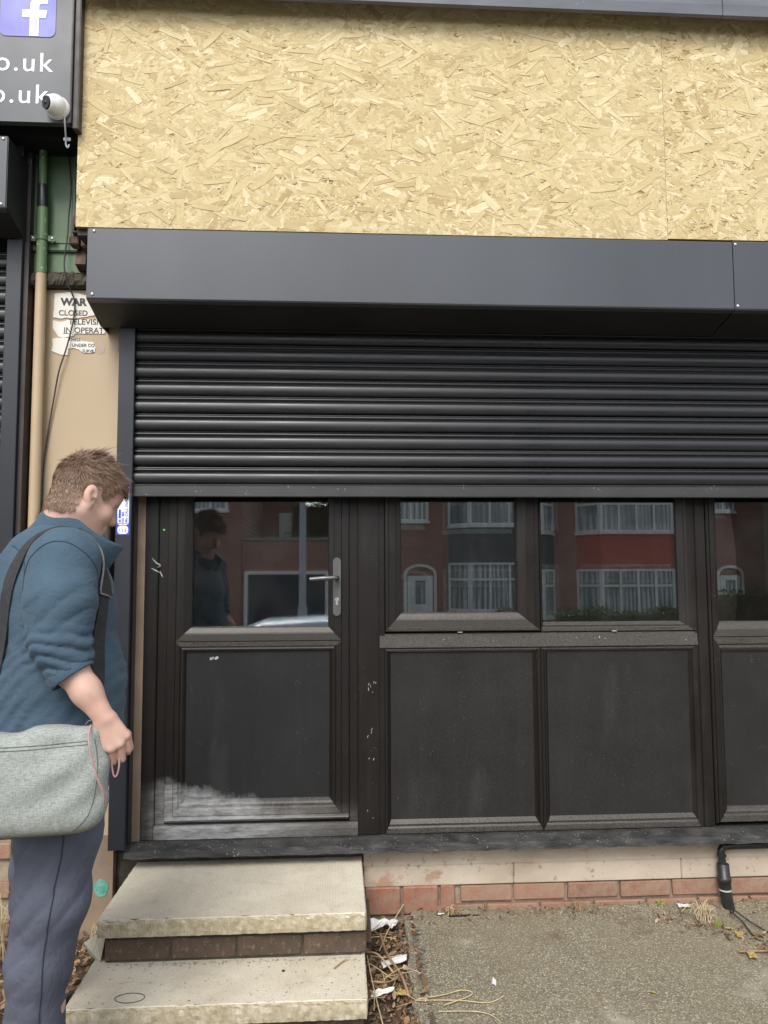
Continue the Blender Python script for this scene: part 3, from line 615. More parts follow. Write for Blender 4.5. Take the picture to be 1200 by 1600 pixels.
def osb_board(label, x0, x1, z0, z1, nflake, nbig, yf, seed):
    rr = random.Random(seed)
    t = thing('osb_board', label, 'board', ((x0+x1)/2, yf, z0), 'chipboard panels over the shutter')
    MB().box(x0, x1, yf, yf+.016, z0, z1).build('core', M['osb_core'], t)
    V = []; F = []; T = []; UV = []
    for i in range(nflake):
        L = min(.15, max(.016, rr.lognormvariate(-3.30, .58))); W = min(.036, max(.0035, L*rr.uniform(.10, .42)))
        a = rr.gauss(0, .62) if rr.random() < .72 else rr.uniform(-1.6, 1.6)
        cx, cz = rr.uniform(x0-.01, x1+.01), rr.uniform(z0-.01, z1+.01); c, s = math.cos(a), math.sin(a)
        y = yf-.0004-.0019*rr.random()-.0005*(i/nflake)
        pts = flake(L, W, rr); n = len(pts); b = len(V); tone = rr.random()**.8
        if rr.random() < .010: tone *= .12
        ch = .0008; ou, ov = rr.uniform(0, 50), rr.uniform(0, 50)
        tilt = rr.uniform(-.012, .012)
        for (u, v) in pts:
            k = max(.0, 1-ch/max(W/2, .001)); uu, vv_ = u*(1-ch*2/L), v*k
            V.append((min(max(cx+c*uu-s*vv_, x0), x1), y+tilt*u, min(max(cz+s*uu+c*vv_, z0), z1)))
        for (u, v) in pts: V.append((min(max(cx+c*u-s*v, x0), x1), y+.0011, min(max(cz+s*u+c*v, z0), z1)))
        F.append(tuple(b+k for k in range(n))); T.append(.10+.90*tone); UV += [(u+ou, v+ov) for u, v in pts]
        for k in range(n):
            k2 = (k+1) % n
            F.append((b+n+k, b+n+k2, b+k2, b+k)); T.append(.075+.12*tone); UV += [(ou, ov)]*4
    me = bpy.data.meshes.new('strands'); me.from_pydata(V, [], F)
    at_ = me.attributes.new('tone', 'FLOAT', 'FACE'); at_.data.foreach_set('value', T)
    ul = me.uv_layers.new(name='UVMap'); ul.data.foreach_set('uv', np.array(UV, np.float32).ravel())
    me.update(); so = link('strands', me, M['osb'], t); so['kind'] = 'stuff'
    var = []
    for q in range(24):
        L = rr.uniform(.04, .13); W = min(.032, L*rr.uniform(.10, .34)); pts = flake(L, W, rr); n = len(pts)
        mm = MB(); vi = [(u*.985, -.0005, v*.93) for u, v in pts]; vo = [(u, .0008, v) for u, v in pts]
        mm.add(vi+vo, [tuple(range(n))]+[(n+k, n+(k+1) % n, (k+1) % n, k) for k in range(n)])
        m_ = bpy.data.meshes.new('strand'); m_.from_pydata(mm.v, [], mm.f); m_.materials.append(M['osb_part']); var.append(m_)
    for i in range(nbig):
        o = bpy.data.objects.new('strand', rr.choice(var)); COL.objects.link(o)
        o.location = (rr.uniform(x0+.075, x1-.075), yf-.0031-.00045*rr.random(), rr.uniform(z0+.05, z1-.05)); o.rotation_euler = (0, rr.gauss(0, .6) if rr.random() < .75 else rr.uniform(-1.6, 1.6), 0)
        attach(o, t)
    return t
osb_board('big sheet of pale chipboard fixed above the long shutter hood', -1.036, 1.3695, 2.655, 3.637, 26000, 230, -.245, 3)
osb_board('narrow end of chipboard sheet at the top right, past the vertical joint', 1.3702, XR+.3, 2.66, 3.637, 13000, 70, -.2453, 4)
MB().box(-1.034, XR+.3, -.226, .02, 2.63, 3.55).build('fascia_frame', M['black'], shop)

# neighbour's brick plinth below its shutter
MB().box(-4.2, -1.275, -.055, .0, -.35, .38).build('plinth_backing', M['mortar'], nb)
MB().box(-4.2, -1.272, -.10, .0, .382, .425).build('concrete_sill', M['slab'], nb)
for row in range(7):
    for i in range(4):
        x = -1.385-.2235*i-(.11 if row % 2 else 0)
        put_brick(bl[(i+row) % 4], x, -.048+random.uniform(-.003, .003), .345-.0735*row, nb)

# ------------------------------------------------------------------ steps
def slab(label, x0, x1, y0, y1, z0, z1, seed):
    """cast slab: finely gridded top, chipped arris, rough sides"""
    nx, ny = 120, 60; rr = random.Random(seed); X = np.linspace(x0, x1, nx); Y = np.linspace(y0, y1, ny)
    chips = [(rr.uniform(x0, x1), rr.uniform(.006, .02), rr.uniform(.002, .007)) for _ in range(9)]
    def chip(x): return sum(d*max(0, 1-abs(x-c)/w) for c, w, d in chips)
    top = [(x, y, z1+.0008*hnoise(x, y, 17, seed)) for y in Y for x in X]
    m = MB().add(top, [(j*nx+i, j*nx+i+1, (j+1)*nx+i+1, (j+1)*nx+i) for j in range(ny-1) for i in range(nx-1)], True)
    rim = [(i, 0) for i in range(nx)]+[(nx-1, j) for j in range(1, ny)]+[(i, ny-1) for i in range(nx-2, -1, -1)]+[(0, j) for j in range(ny-2, 0, -1)]
    nrm = [(0, -1)]*nx+[(1, 0)]*(ny-1)+[(0, 1)]*(nx-1)+[(-1, 0)]*(ny-2); rows = []
    for f, o_, amp in ((0, 0, 0), (.003, .003, .0012), (.010, .0042, .0016), (.25, .0045, .002), (.5, .0045, .0022), (.75, .004, .0022), (1., .002, .002)):
        row = []
        for (i, j), n_ in zip(rim, nrm):
            x, y = X[i], Y[j]; t = x*1.0+y*1.7; z = z1-(z1-z0)*f if f > .02 else z1-f*.9
            k = o_+amp*(hnoise(t, f*9, 55, seed)+.8*hnoise(t, f*5, 190, seed+1)); c = chip(x) if n_ == (0, -1) else 0
            z -= (c*.8 if f < .02 else 0); k -= c*(1 if f < .3 else 0)
            row.append((x+n_[0]*k, y+n_[1]*k, z))
        rows.append(row)
    n = len(rim); v = [p for r_2 in rows for p in r_2]
    m.add(v, [(a*n+k, (a+1)*n+k, (a+1)*n+(k+1) % n, a*n+(k+1) % n) for a in range(len(rows)-1) for k in range(n)])
    o = m.build('paving_slab', M['slab'])
    return tag(o, label, 'slab', 'concrete door steps')
slab('upper concrete slab step directly below the door sill', -.802, .098, -.532, -.006, .062, .121, 1)
slab('lower concrete slab step at the bottom of the picture', -.822, .093, -.782, -.20, -.092, -.031, 2)
ris = thing('step_riser', 'low course of dirty brown bricks between the two slab steps', 'bricks', (-.35, -.45, -.03))
MB().box(-.78, .085, -.507, -.25, -.029, .058).build('mortar_bed', M['moss_and_shade'], ris)
rb = [brick_mesh(.216, .066, .10, 30+i) for i in range(3)]
for me in rb: me.materials.append(M['riser_brick'])
for i, x in enumerate((-.675, -.452, -.229, -.006)): put_brick(rb[i % 3], x, -.462, .012, ris)
for i, y in enumerate((-.33,)):
    for x in (-.765, .073):
        o = put_brick(rb[i], x, y, .008, ris); o.rotation_euler = (0, 0, math.pi/2)
MB().box(-.80, .085, -.74, -.22, -.35, -.094).build('foundation', M['soil'], ris)
MB().box(-.74, .085, -.21, -.006, -.30, .060).build('mortar_bed', M['moss_and_shade'], ris)
o = MB().add([(-.86, -.49, .06), (-.80, -.50, .0), (-.795, -.44, .09), (-.80, -.40, .02), (-.85, -.45, .0)], [(0, 1, 2), (0, 4, 1), (1, 3, 2), (0, 2, 3), (0, 3, 4), (1, 4, 3)]).build('stone_shard', M['slab'])
o.location.z -= .03
tag(o, 'triangular concrete shard leaning on the left edge of the upper step', 'stone')

# ------------------------------------------------------------------ things on the pilaster
KX = lambda px: -1.183+(px-85)*.002673
KZ = lambda py: 2.459-(py-457)*.002683
def zp(pts): return [(KX(a/4), KZ(350+b/4)) for a, b in pts]
ws = thing('warning_sign', 'torn white warning notice in pieces with black lettering on the beige pilaster', 'sign', (-1.07, -.042, 2.2))
def torn(pts, y, t, mat, name):
    q = []
    for i, (a, b) in enumerate(pts):
        c, d = pts[(i+1) % len(pts)]; L = math.hypot(c-a, d-b); n = max(1, int(L/12))
        for k in range(n):
            f = k/n; jx = random.uniform(-3, 3) if n > 1 else 0; q.append((a+(c-a)*f+jx*.6, b+(d-b)*f+jx*.6))
    return MB().prism(zp(q), 'y', y, y+t).build(name, M[mat], ws)
torn([(340, 432), (420, 424), (480, 428), (545, 445), (575, 500), (600, 545), (590, 570), (470, 592), (420, 586), (375, 592), (335, 585), (340, 500)], -.0435, .003, 'signpaper', 'sign_fragment')
torn([(335, 605), (380, 614), (430, 600), (640, 592), (662, 605), (655, 685), (470, 688), (465, 700), (405, 715), (370, 708), (352, 680), (335, 655)], -.0437, .003, 'signpaper', 'sign_fragment')
torn([(335, 725), (365, 714), (510, 716), (515, 735), (585, 740), (600, 770), (597, 805), (530, 812), (500, 790), (470, 780), (432, 785), (435, 825), (385, 822), (330, 800), (338, 760)], -.0433, .003, 'signpaper', 'sign_fragment')
torn([(632+27*math.cos(a), 775+40*math.sin(a)) for a in np.linspace(0, 6.0, 14)], -.0412, .001, 'torn', 'torn_backing')
torn([(680, 770), (700, 745), (738, 715), (738, 790), (700, 785)], -.0412, .001, 'torn', 'torn_backing')
torn([(685, 650), (740, 645), (738, 675), (700, 670)], -.0412, .001, 'torn', 'torn_backing')
for body, zx, zy, cap, b, sxx in (('WAR', 382, 507, 44, .0022, 1.05), ('CLOSED', 368, 572, 33, .0003, 1.02), ('TELEVISI', 430, 629, 35, .0003, 1.0), ('IN OPERAT', 402, 683, 35, .0003, .98), ('THESE', 434, 735, 20, .0001, .95), ('UNDER CO', 455, 771, 20, .0001, .95), ('SURVE', 520, 806, 18, .0001, .95)):
    text_obj('lettering', body, cap/4*.002683/.70, (KX(zx/4), -.0442, KZ(350+zy/4)), M['ink'], ws, bold=b, sx=sxx)
MB().box(KX(100), KX(113), -.0446, -.0438, KZ(522.2), KZ(521.4)).build('underline', M['ink'], ws)
# white control box
bb = MB().box(-.985, -.926, -.078, -.0405, 1.66, 1.772, .006).build('control_box', M['white']); tag(bb, 'small white plastic box on beige pilaster behind the man\'s hair', 'box')
m = MB().box(-.972, -.950, -.0805, -.0775, 1.715, 1.752, .002).build('button', M['greycable'], bb)
# dark cabinet behind the man
cb = thing('wall_cabinet', 'dark brown wall box with grey lid behind the man, left of the shutter rail', 'box', (-1.03, -.1, 1.0))
MB().box(-1.165, -.905, -.15, -.042, .75, 1.505, .004).build('cabinet_body', M['cabinet'], cb)
MB().prism([(-.042, 1.556), (-.16, 1.515), (-.16, 1.507), (-.042, 1.507)], 'x', -1.185, -.9).build('lid', M['cabtop'], cb)
MB().box(-.944, -.934, -.153, -.150, .77, 1.49).build('edge_strip', M['blackplastic'], cb)
# sticker on the guide rail
st = thing('contact_sticker', 'blue and white telephone sticker stuck upright on the dark guide rail', 'sticker', (-.86, -.121, 1.44))
MB().prism(rrect(-.8855, -.833, 1.438, 1.648, .002), 'y', -.1208, -.1202).build('backing', M['stickerblue'], st)
MB().prism(rrect(-.8815, -.8372, 1.477, 1.644, .012), 'y', -.1213, -.1209).build('field', M['signwhite'], st)
MB().prism(rrect(-.8805, -.8382, 1.442, 1.4745, .012), 'y', -.1213, -.1209).build('field', M['signwhite'], st)
RT = (math.pi/2, -math.pi/2, 0)
for body, x, z, s, b in (('1st', -.868, 1.4805, .016, .0005), ('0101 483', -.8555, 1.4805, .0135, .0005), ('24hr CALL OUT', -.8415, 1.4805, .0145, .0004), ('0161', -.870, 1.448, .008, 0), ('483', -.858, 1.450, .008, 0), ('8800', -.8465, 1.448, .008, 0)):
    text_obj('lettering', body, s, (x, -.1215, z), M['stickerblue'], st, rot=RT, bold=b, extrude=.0002)
MB().box(-.877, -.868, -.1215, -.1212, 1.505, 1.54).build('logo_block', M['stickerblue'], st)
# teal disc low on the pilaster
d = MB(); d.prism([(-.934+.028*math.cos(a)*(1+.05*math.sin(5*a)), .040+.034*math.sin(a)*(1+.04*math.cos(7*a))) for a in np.linspace(0, 2*math.pi, 25)[:-1]], 'y', -.0475, -.0455)
tag(d.build('plastic_disc', M['teal']), 'scratched teal round disc at the foot of the beige pilaster', 'disc')
# downpipe
dp = thing('downpipe', 'slim downpipe, flaking green above and beige below, clipped to the pilaster', 'pipe', (-1.222, -.085, -.2))
MB().tube([(-1.222, -.085, -.2), (-1.224, -.085, 2.522)], .0215, 18).build('lower_pipe', M['beige_pipe'], dp)
MB().tube([(-1.224, -.085, 2.524), (-1.226, -.085, 2.805)], .0218, 18).build('green_pipe', M['green_pipe'], dp)
MB().tube([(-1.226, -.085, 2.80), (-1.227, -.085, 2.81), (-1.227, -.085, 2.84), (-1.228, -.086, 2.875), (-1.229, -.085, 2.905)], [.0205, .0228, .0222, .0205, .0195], 18).build('taped_joint', M['blackplastic'], dp)
MB().tube([(-1.229, -.085, 2.906), (-1.233, -.085, 3.20)], .0165, 18).build('upper_pipe', M['green_pipe'], dp)
m = MB(); 
for k in range(9):
    a0, a1 = R(180+22.5*k-0), R(180+22.5*(k+1))
    if k < 8:
        for rr_, w in ((.0255, 0),): m.add([(-1.225+.0222*math.cos(a0), -.085+.0222*math.sin(a0), 2.664), (-1.225+.0255*math.cos(a0), -.085+.0255*math.sin(a0), 2.664), (-1.225+.0255*math.cos(a1), -.085+.0255*math.sin(a1), 2.664), (-1.225+.0222*math.cos(a1), -.085+.0222*math.sin(a1), 2.664), (-1.225+.0222*math.cos(a0), -.085+.0222*math.sin(a0), 2.684), (-1.225+.0255*math.cos(a0), -.085+.0255*math.sin(a0), 2.684), (-1.225+.0255*math.cos(a1), -.085+.0255*math.sin(a1), 2.684), (-1.225+.0222*math.cos(a1), -.085+.0222*math.sin(a1), 2.684)], [(0, 1, 2, 3), (4, 7, 6, 5), (1, 5, 6, 2), (0, 3, 7, 4)])
m.box(-1.275, -1.2475, -.0875, -.0825, 2.662, 2.686, .001); m.box(-1.2025, -1.170, -.0875, -.0825, 2.662, 2.686, .001)
m.tube([(-1.262, -.084, 2.674), (-1.262, -.045, 2.674)], .004, 8); m.tube([(-1.184, -.084, 2.674), (-1.184, -.045, 2.674)], .004, 8)
m.build('pipe_clip', M['green'], dp)
for x in (-1.262, -1.184): MB().ball((x, -.088, 2.674), (.0065, .004, .0065), 10, 6).build('clip_screw', M['screw'], dp)
# hanging cable
cp = smooth_path([(-1.135, -.06, 3.05), (-1.12, -.066, 2.9), (-1.125, -.070, 2.78), (-1.124, -.078, 2.70), (-1.132, -.083, 2.60), (-1.130, -.085, 2.54), (-1.112, -.070, 2.47), (-1.098, -.052, 2.42), (-1.099, -.055, 2.34), (-1.122, -.060, 2.22), (-1.150, -.060, 2.12), (-1.170, -.055, 2.0), (-1.185, -.052, 1.90), (-1.197, -.052, 1.80), (-1.204, -.052, 1.70), (-1.206, -.05, 1.5)], 5)
tag(MB().tube(cp, .0032, 7).build('hanging_cable', M['cable']), 'thin black cable hanging loosely down the beige pilaster', 'cable')
# CCTV camera on the sign
cc = thing('security_camera', 'white ball security camera mounted on the lower corner of the grey sign', 'camera', (-1.10, -.30, 3.105))
fd = np.array([-.62, -.74, -.18]); fd /= np.linalg.norm(fd); cen = np.array([-1.098, -.329, 3.105])
def disc_frame(fd):
    a = np.cross(fd, [0, 0, 1.]); a /= np.linalg.norm(a); return a, np.cross(a, fd)
MB().tube([(-1.095, -.3003, 3.106), (-1.096, -.318, 3.107), (-1.097, -.326, 3.108)], [.046, .045, .036], 28).build('base', M['white'], cc)
MB().ball(cen, .041, 28, 18).build('ball', M['white'], cc)
MB().tube([cen+fd*.022, cen+fd*.0335, cen+fd*.0355], [.0350, .0305, .0275], 26).build('collar', M['white'], cc)
MB().tube([cen+fd*.0353, cen+fd*.0418], [.0255, .0235], 24).build('lens_plate', M['blackplastic'], cc)
MB().ball(cen+fd*.036, .0105, 16, 10).build('lens', M['blackplastic'], cc)
MB().tube(smooth_path([(-1.072, -.305, 3.085), (-1.066, -.315, 3.06), (-1.068, -.30, 3.03), (-1.075, -.27, 3.005), (-1.077, -.262, 2.985), (-1.070, -.262, 2.972), (-1.064, -.262, 2.985)], 5), .0032, 8).build('cable', M['greycable'], cc)
MB().box(-1.086, -1.058, -.268, -.262, 2.998, 3.012, .002).build('cable_tag', M['greycable'], cc)

# ------------------------------------------------------------------ waste pipe
wp = thing('waste_pipe', 'black plastic waste pipe running down the brick plinth on the right', 'pipe', (1.62, -.06, -.15))
MB().tube(smooth_path([(2.3, -.045, .143), (1.66, -.045, .139), (1.62, -.046, .137), (1.603, -.047, .128), (1.600, -.048, .110), (1.603, -.049, .062)], 4), .0155, 14).build('overflow_pipe', M['blackplastic'], wp)
MB().tube([(1.6, -.048, .1), (1.601, -.048, .108)], .0195, 14).build('elbow_rim', M['blackplastic'], wp)
MB().tube([(1.603, -.05, .072), (1.603, -.05, .069), (1.606, -.051, .020), (1.606, -.051, .018), (1.607, -.051, .000), (1.607, -.051, -.002), (1.609, -.052, -.030)], [.021, .0245, .0245, .0285, .0285, .0255, .0250], 18).build('coupling', M['blackplastic'], wp)
MB().tube([(1.609, -.052, -.030), (1.609, -.052, -.036)], .0252, 18).build('pale_ring', M['greycable'], wp)
MB().tube([(1.609, -.052, -.036), (1.626, -.062, -.16)], .0232, 18).build('lower_pipe', M['blackplastic'], wp)
wr = MB().tube(smooth_path([(1.60, -.11, -.105), (1.585, -.14, -.085), (1.60, -.19, -.098), (1.60, -.27, -.113), (1.605, -.32, -.118)], 6), .003, 6)
wr.tube(smooth_path([(1.61, -.11, -.105), (1.60, -.145, -.08), (1.63, -.20, -.098), (1.67, -.27, -.112), (1.70, -.33, -.118)], 6), .003, 6)
tag(wr.build('loose_wire', M['cable']), 'loop of black wire on the ground below the waste pipe', 'wire')

# ------------------------------------------------------------------ litter and dead plants
def gz(x, y): return zg(y)-(.04 if x < .29 else 0)
LM = [wmat('dead_leaf_%d' % i, a, b, 30, .8, .3, 90) for i, (a, b) in enumerate((((.20, .11, .05), (.30, .18, .09)), ((.12, .065, .032), (.20, .12, .06)), ((.34, .24, .13), (.42, .31, .19))))]
M['leaflitter'] = None
g = G('leaf_litter', .85); a = g.n('ShaderNodeAttribute', attribute_name='tone')
g.col(g.ramp(a.outputs['Fac'], [(0., (.05, .028, .016)), (.35, (.16, .085, .042)), (.7, (.27, .165, .085)), (1., (.44, .35, .23))])); g.bump(g.noise(120, 4), .4, .002); M['leaflitter'] = g.m
def litter(name, label, n, region, size, seed, dz=.02):
    rr = random.Random(seed); V = []; F = []; T = []
    for i in range(n):
        x, y = region(rr); L = rr.uniform(*size); W = L*rr.uniform(.25, .55); a = rr.uniform(0, 6.28)
        z = gz(x, y)+rr.uniform(.0, dz); tx, ty = rr.gauss(0, .45), rr.gauss(0, .45); cu = rr.uniform(-.5, .9)
        ca, sa = math.cos(a), math.sin(a); b = len(V); t = rr.random()
        for u, v in ((-.5, 0), (-.2, -.5), (.2, -.42), (.5, 0), (.2, .42), (-.2, .5)):
            px, py = u*L, v*W; h = tx*px+ty*py+cu*(px*px)/L+abs(v)*W*.25
            V.append((x+ca*px-sa*py, y+sa*px+ca*py, z+h))
        F += [(b, b+1, b+5), (b+1, b+2, b+4, b+5), (b+2, b+3, b+4)]; T += [t, t*.9, t]
    me = bpy.data.meshes.new(name); me.from_pydata(V, [], F); at_ = me.attributes.new('tone', 'FLOAT', 'FACE'); at_.data.foreach_set('value', T)
    o = link(name, me, M['leaflitter']); o['kind'] = 'stuff'; tag(o, label, 'leaves'); return o
litter('leaf_litter', 'brown leaf litter filling the gap beside the steps and tarmac', 1500, lambda r: (.105+.20*r.random()**1.2, -1.05+1.03*r.random()), (.008, .036), 1)
litter('leaf_litter', 'brown leaf litter at the foot of the pilaster left of the steps', 1500, lambda r: (-1.28+.45*r.random(), -.75+.70*r.random()), (.008, .034), 2, .03)
litter('leaf_litter', 'scattered dead leaf scraps along the foot of the brick plinth', 520, lambda r: (.33+2*r.random(), -.022-.10*r.random()**1.5), (.004, .018), 3, .018)
litter('leaf_litter', 'brown leaf scraps in the crack by the waste pipe', 200, lambda r: (lambda t: (1.30+.4*t+.03*r.gauss(0, 1), -.12-.25*t+.04*r.gauss(0, 1)))(r.random()), (.006, .026), 5, .010)
litter('leaf_litter', 'sparse leaf crumbs over the worn tarmac', 330, lambda r: (.33+1.5*r.random(), -.05-1.1*r.random()), (.003, .010), 6, .004)
grid('wall_dirt', .30, 2.9, -.11, -.012, 150, 14, lambda X, Y: zs(X, Y)-.006+.036*np.clip((Y+.11)/.10, 0, 1)**1.6*(.5+.3*hnoise(X, Y*0, 9, 2)+.25*hnoise(X, Y*0, 31, 3))+.004*hnoise(X, Y, 90, 4)+.003*hnoise(X, Y, 210, 5), wmat('wall_foot_dirt', (.13, .10, .062), (.25, .205, .14), 34, .95, 1., 70, .010, speck=((.42, .38, .3), 80, .45), detail=10), skirt=.03)
# gravel
def gravel(name, label, n, region, size, seed, mat):
    rr = random.Random(seed); m = MB()
    for i in range(n):
        x, y = region(rr); s = rr.uniform(*size); z = gz(x, y)
        v = [(x+s*rr.uniform(.5, 1)*a, y+s*rr.uniform(.5, 1)*b, z+s*.5+s*rr.uniform(.3, .7)*c) for a, b, c in ((1, 0, 0), (-1, 0, 0), (0, 1, 0), (0, -1, 0), (0, 0, 1), (0, 0, -1))]
        m.add(v, [(0, 2, 4), (2, 1, 4), (1, 3, 4), (3, 0, 4), (2, 0, 5), (1, 2, 5), (3, 1, 5), (0, 3, 5)])
    o = m.build(name, mat); o['kind'] = 'stuff'; tag(o, label, 'gravel')
M['grit'] = wmat('grit', (.18, .155, .12), (.42, .38, .31), 60, .9, .4, 90)
gravel('crumbled_asphalt', 'crumbled grey asphalt lumps along the broken tarmac edge', 420, lambda r: (.275+.022*r.gauss(0, 1), -1.05+1.0*r.random()), (.004, .014), 8, wmat('asphalt_lump', (.09, .085, .075), (.22, .205, .18), 60, .9, .5, 120))
gravel('loose_grit', 'loose pale grit on the tarmac', 700, lambda r: (.34+1.7*r.random(), -.05-1.15*r.random()), (.0015, .004), 9, M['grit'])
gravel('step_grit', 'grit and crumbs swept into the corner of the lower step', 0, lambda r: (0, 0), (.002, .005), 10, M['grit'])
mm = MB(); rr = random.Random(10)
for i in range(260):
    if rr.random() < .6: x, y, z = rr.uniform(-.78, .08), -.520-abs(rr.gauss(0, .015)), -.030
    else: x, y, z = rr.uniform(-.80, .08), rr.uniform(-.77, -.53), -.030
    s = rr.uniform(.0012, .0045)
    mm.add([(x+s*a*rr.uniform(.5, 1.3), y+s*b*rr.uniform(.5, 1.3), z+s*.4+s*.5*c) for a, b, c in ((1, 0, 0), (-1, 0, 0), (0, 1, 0), (0, -1, 0), (0, 0, 1), (0, 0, -1))], [(0, 2, 4), (2, 1, 4), (1, 3, 4), (3, 0, 4), (2, 0, 5), (1, 2, 5), (3, 1, 5), (0, 3, 5)])
bpy.data.objects.remove(bpy.data.objects['step_grit'])
o = mm.build('step_grit', M['grit']); o['kind'] = 'stuff'; tag(o, 'grit and crumbs along the back of the lower step', 'grit')
# dry stalks
M['straw'] = wmat('dry_straw', (.42, .32, .18), (.56, .45, .28), 30, .75, .2, 100)
M['twig'] = wmat('brown_twig', (.22, .13, .07), (.36, .24, .14), 30, .8, .3, 100)
def stalk(name, label, pts, r, mat='straw', group=None, cat='twig'):
    k = len(pts); o = MB().tube(smooth_path(pts, 5), r, 6).build(name, M[mat]); return tag(o, label, cat, group)
stalk('dead_stalk', 'thick brown dead stalk leaning in the leaf-filled gap', [(.165, -.22, -.09), (.185, -.33, -.115), (.225, -.47, -.12), (.245, -.56, -.15)], .0048, 'twig')
stalk('dead_stalk', 'pale straw pointing up from the gap towards the plinth', [(.16, -.27, -.13), (.20, -.17, -.10), (.27, -.04, -.06)], .0020)
stalk('dead_stalk', 'forked dry twig lying beside the lower step', [(.105, -.30, -.12), (.15, -.34, -.11), (.20, -.43, -.13)], .0032)
stalk('dead_stalk', 'long straw along the right side of the lower step', [(.11, -.37, -.10), (.125, -.55, -.12), (.15, -.75, -.15), (.17, -.92, -.17)], .0022)
GS = 'dry straws in the gap beside the steps'
for i in range(26):
    rr = random.Random(50+i); x, y = rr.uniform(.11, .30), rr.uniform(-1.0, -.1); a = rr.uniform(0, 6.28); L = rr.uniform(.06, .2); z = gz(x, y)+.015
    stalk('straw', 'thin dry straw among the leaf litter beside the steps', [(x, y, z+rr.uniform(0, .02)), (x+L*.5*math.cos(a), y+L*.5*math.sin(a), z+rr.uniform(.005, .03)), (max(.1, x+L*math.cos(a+.3)), y+L*math.sin(a+.3), z+rr.uniform(0, .02))], rr.uniform(.0008, .0019), rr.choice(['straw', 'straw', 'twig']), GS, 'straw')
stalk('straw', 'pale bent straw lying across the tarmac, upper of two', [(.27, -.60, -.135), (.36, -.585, -.132), (.42, -.565, -.130), (.455, -.575, -.132), (.44, -.60, -.133), (.35, -.64, -.137)], .0020, cat='straw')
stalk('straw', 'long pale straw lying across the tarmac, lower of two', [(.26, -.605, -.136), (.40, -.615, -.136), (.50, -.632, -.138), (.56, -.60, -.136)], .0019, cat='straw')
stalk('straw', 'pale straw nearest the camera on the tarmac', [(.33, -.67, -.140), (.43, -.672, -.141), (.49, -.69, -.142), (.52, -.73, -.145)], .0017, cat='straw')
stalk('straw', 'brown curved twig on the tarmac below the waste pipe', [(1.48, -.40, -.115), (1.56, -.395, -.118), (1.70, -.40, -.118), (1.9, -.42, -.12)], .0036, 'twig', cat='twig')
def tuft(label, x, y, n, h, seed, mat='straw', lean=1.):
    rr = random.Random(seed); m = MB()
    for i in range(n):
        a = rr.uniform(0, 6.28); L = h*rr.uniform(.5, 1.2); o_ = rr.uniform(.2, .8)*lean; bx, by = x+rr.gauss(0, h*.15), y+rr.gauss(0, h*.1); z = gz(bx, by)
        m.tube(smooth_path([(bx, by, z-.01), (bx+o_*.4*L*math.cos(a), by+o_*.4*L*math.sin(a), z+L*.6), (bx+o_*L*math.cos(a), by+o_*L*math.sin(a), z+L*rr.uniform(.25, .7))], 4), [.0018]*4+[.0014]*4+[.0006], 5)
    tag(m.build('weed_tuft', M[mat]), label, 'weed', 'weeds at the wall')
tuft('dry weed tuft left of the waste pipe', 1.47, -.15, 34, .09, 1); tuft('dry weed tuft near the middle of the brick plinth', .99, -.05, 18, .05, 2, 'twig')
tuft('small straw tuft in front of the smooth red bricks', .46, -.05, 16, .05, 3); tuft('low weed tuft by the crack at the right edge', 1.62, -.45, 26, .06, 4, 'twig', 1.6)
tuft('dead grass tuft in the corner between pilaster and upper step', -.90, -.12, 44, .10, 5); tuft('dead stalks left of the man by the neighbouring plinth', -1.25, -.25, 40, .34, 6, 'straw', .6)
M['weed'] = wmat('yellow_green_weed', (.22, .30, .03), (.34, .40, .05), 30, .7, .2, 90)
def sprig(label, x, y, n, seed, r=.016):
    rr = random.Random(seed); m = MB()
    for i in range(n):
        a = rr.uniform(0, 6.28); q = rr.uniform(.3, 1)*r; z = gz(x, y)+rr.uniform(.008, .03); L = .010; c, s = math.cos(a), math.sin(a); px, py = x+q*c, y+q*s*.7
        m.add([(px, py, z), (px+L*c*.5-L*.35*s, py+L*s*.5+L*.35*c, z+.004), (px+L*c, py+L*s, z+.002), (px+L*c*.5+L*.35*s, py+L*s*.5-L*.35*c, z+.004)], [(0, 1, 2, 3)])
        m.tube([(x, y, gz(x, y)-.004), (px, py, z)], .0008, 4)
    tag(m.build('weed_sprig', M['weed']), label, 'weed')
sprig('tiny bright green weed under the smooth red bricks', .175, -.03, 16, 1); sprig('tiny yellow green weed left of the waste pipe', 1.335, -.04, 12, 2, .014); sprig('yellow green weed sprig beside the pipe foot', 1.492, -.215, 14, 3, .014)
# paper scraps
def scrap(name, label, pts, z, amp, mat, cat, n=7, seed=0, thick=.0008):
    """crumpled sheet with a polygon-ish outline: bilinear patch of four corners"""
    rr = random.Random(seed); (a, b, c, d) = [np.array((p[0], p[1], z if len(p) < 3 else p[2])) for p in pts]; V = []
    for j in range(n):
        for i in range(n):
            u, v = i/(n-1), j/(n-1); p = (a*(1-u)+b*u)*(1-v)+(d*(1-u)+c*u)*v; p = p+np.array((rr.gauss(0, .15), rr.gauss(0, .15), rr.random()))*amp; V.append(p)
    V2 = [(p[0], p[1], p[2]-thick) for p in V]; N = n*n
    F = [(j*n+i, j*n+i+1, (j+1)*n+i+1, (j+1)*n+i) for j in range(n-1) for i in range(n-1)]
    o = MB().add(list(V)+V2, F+[tuple(N+k for k in f[::-1]) for f in F]).build(name, mat); return tag(o, label, cat)
M['paper'] = wmat('white_paper', (.66, .64, .62), (.78, .76, .74), 30, .8, .3, 90)
M['leafy'] = wmat('yellow_leaf', (.36, .25, .07), (.46, .34, .12), 30, .7, .3, 90)
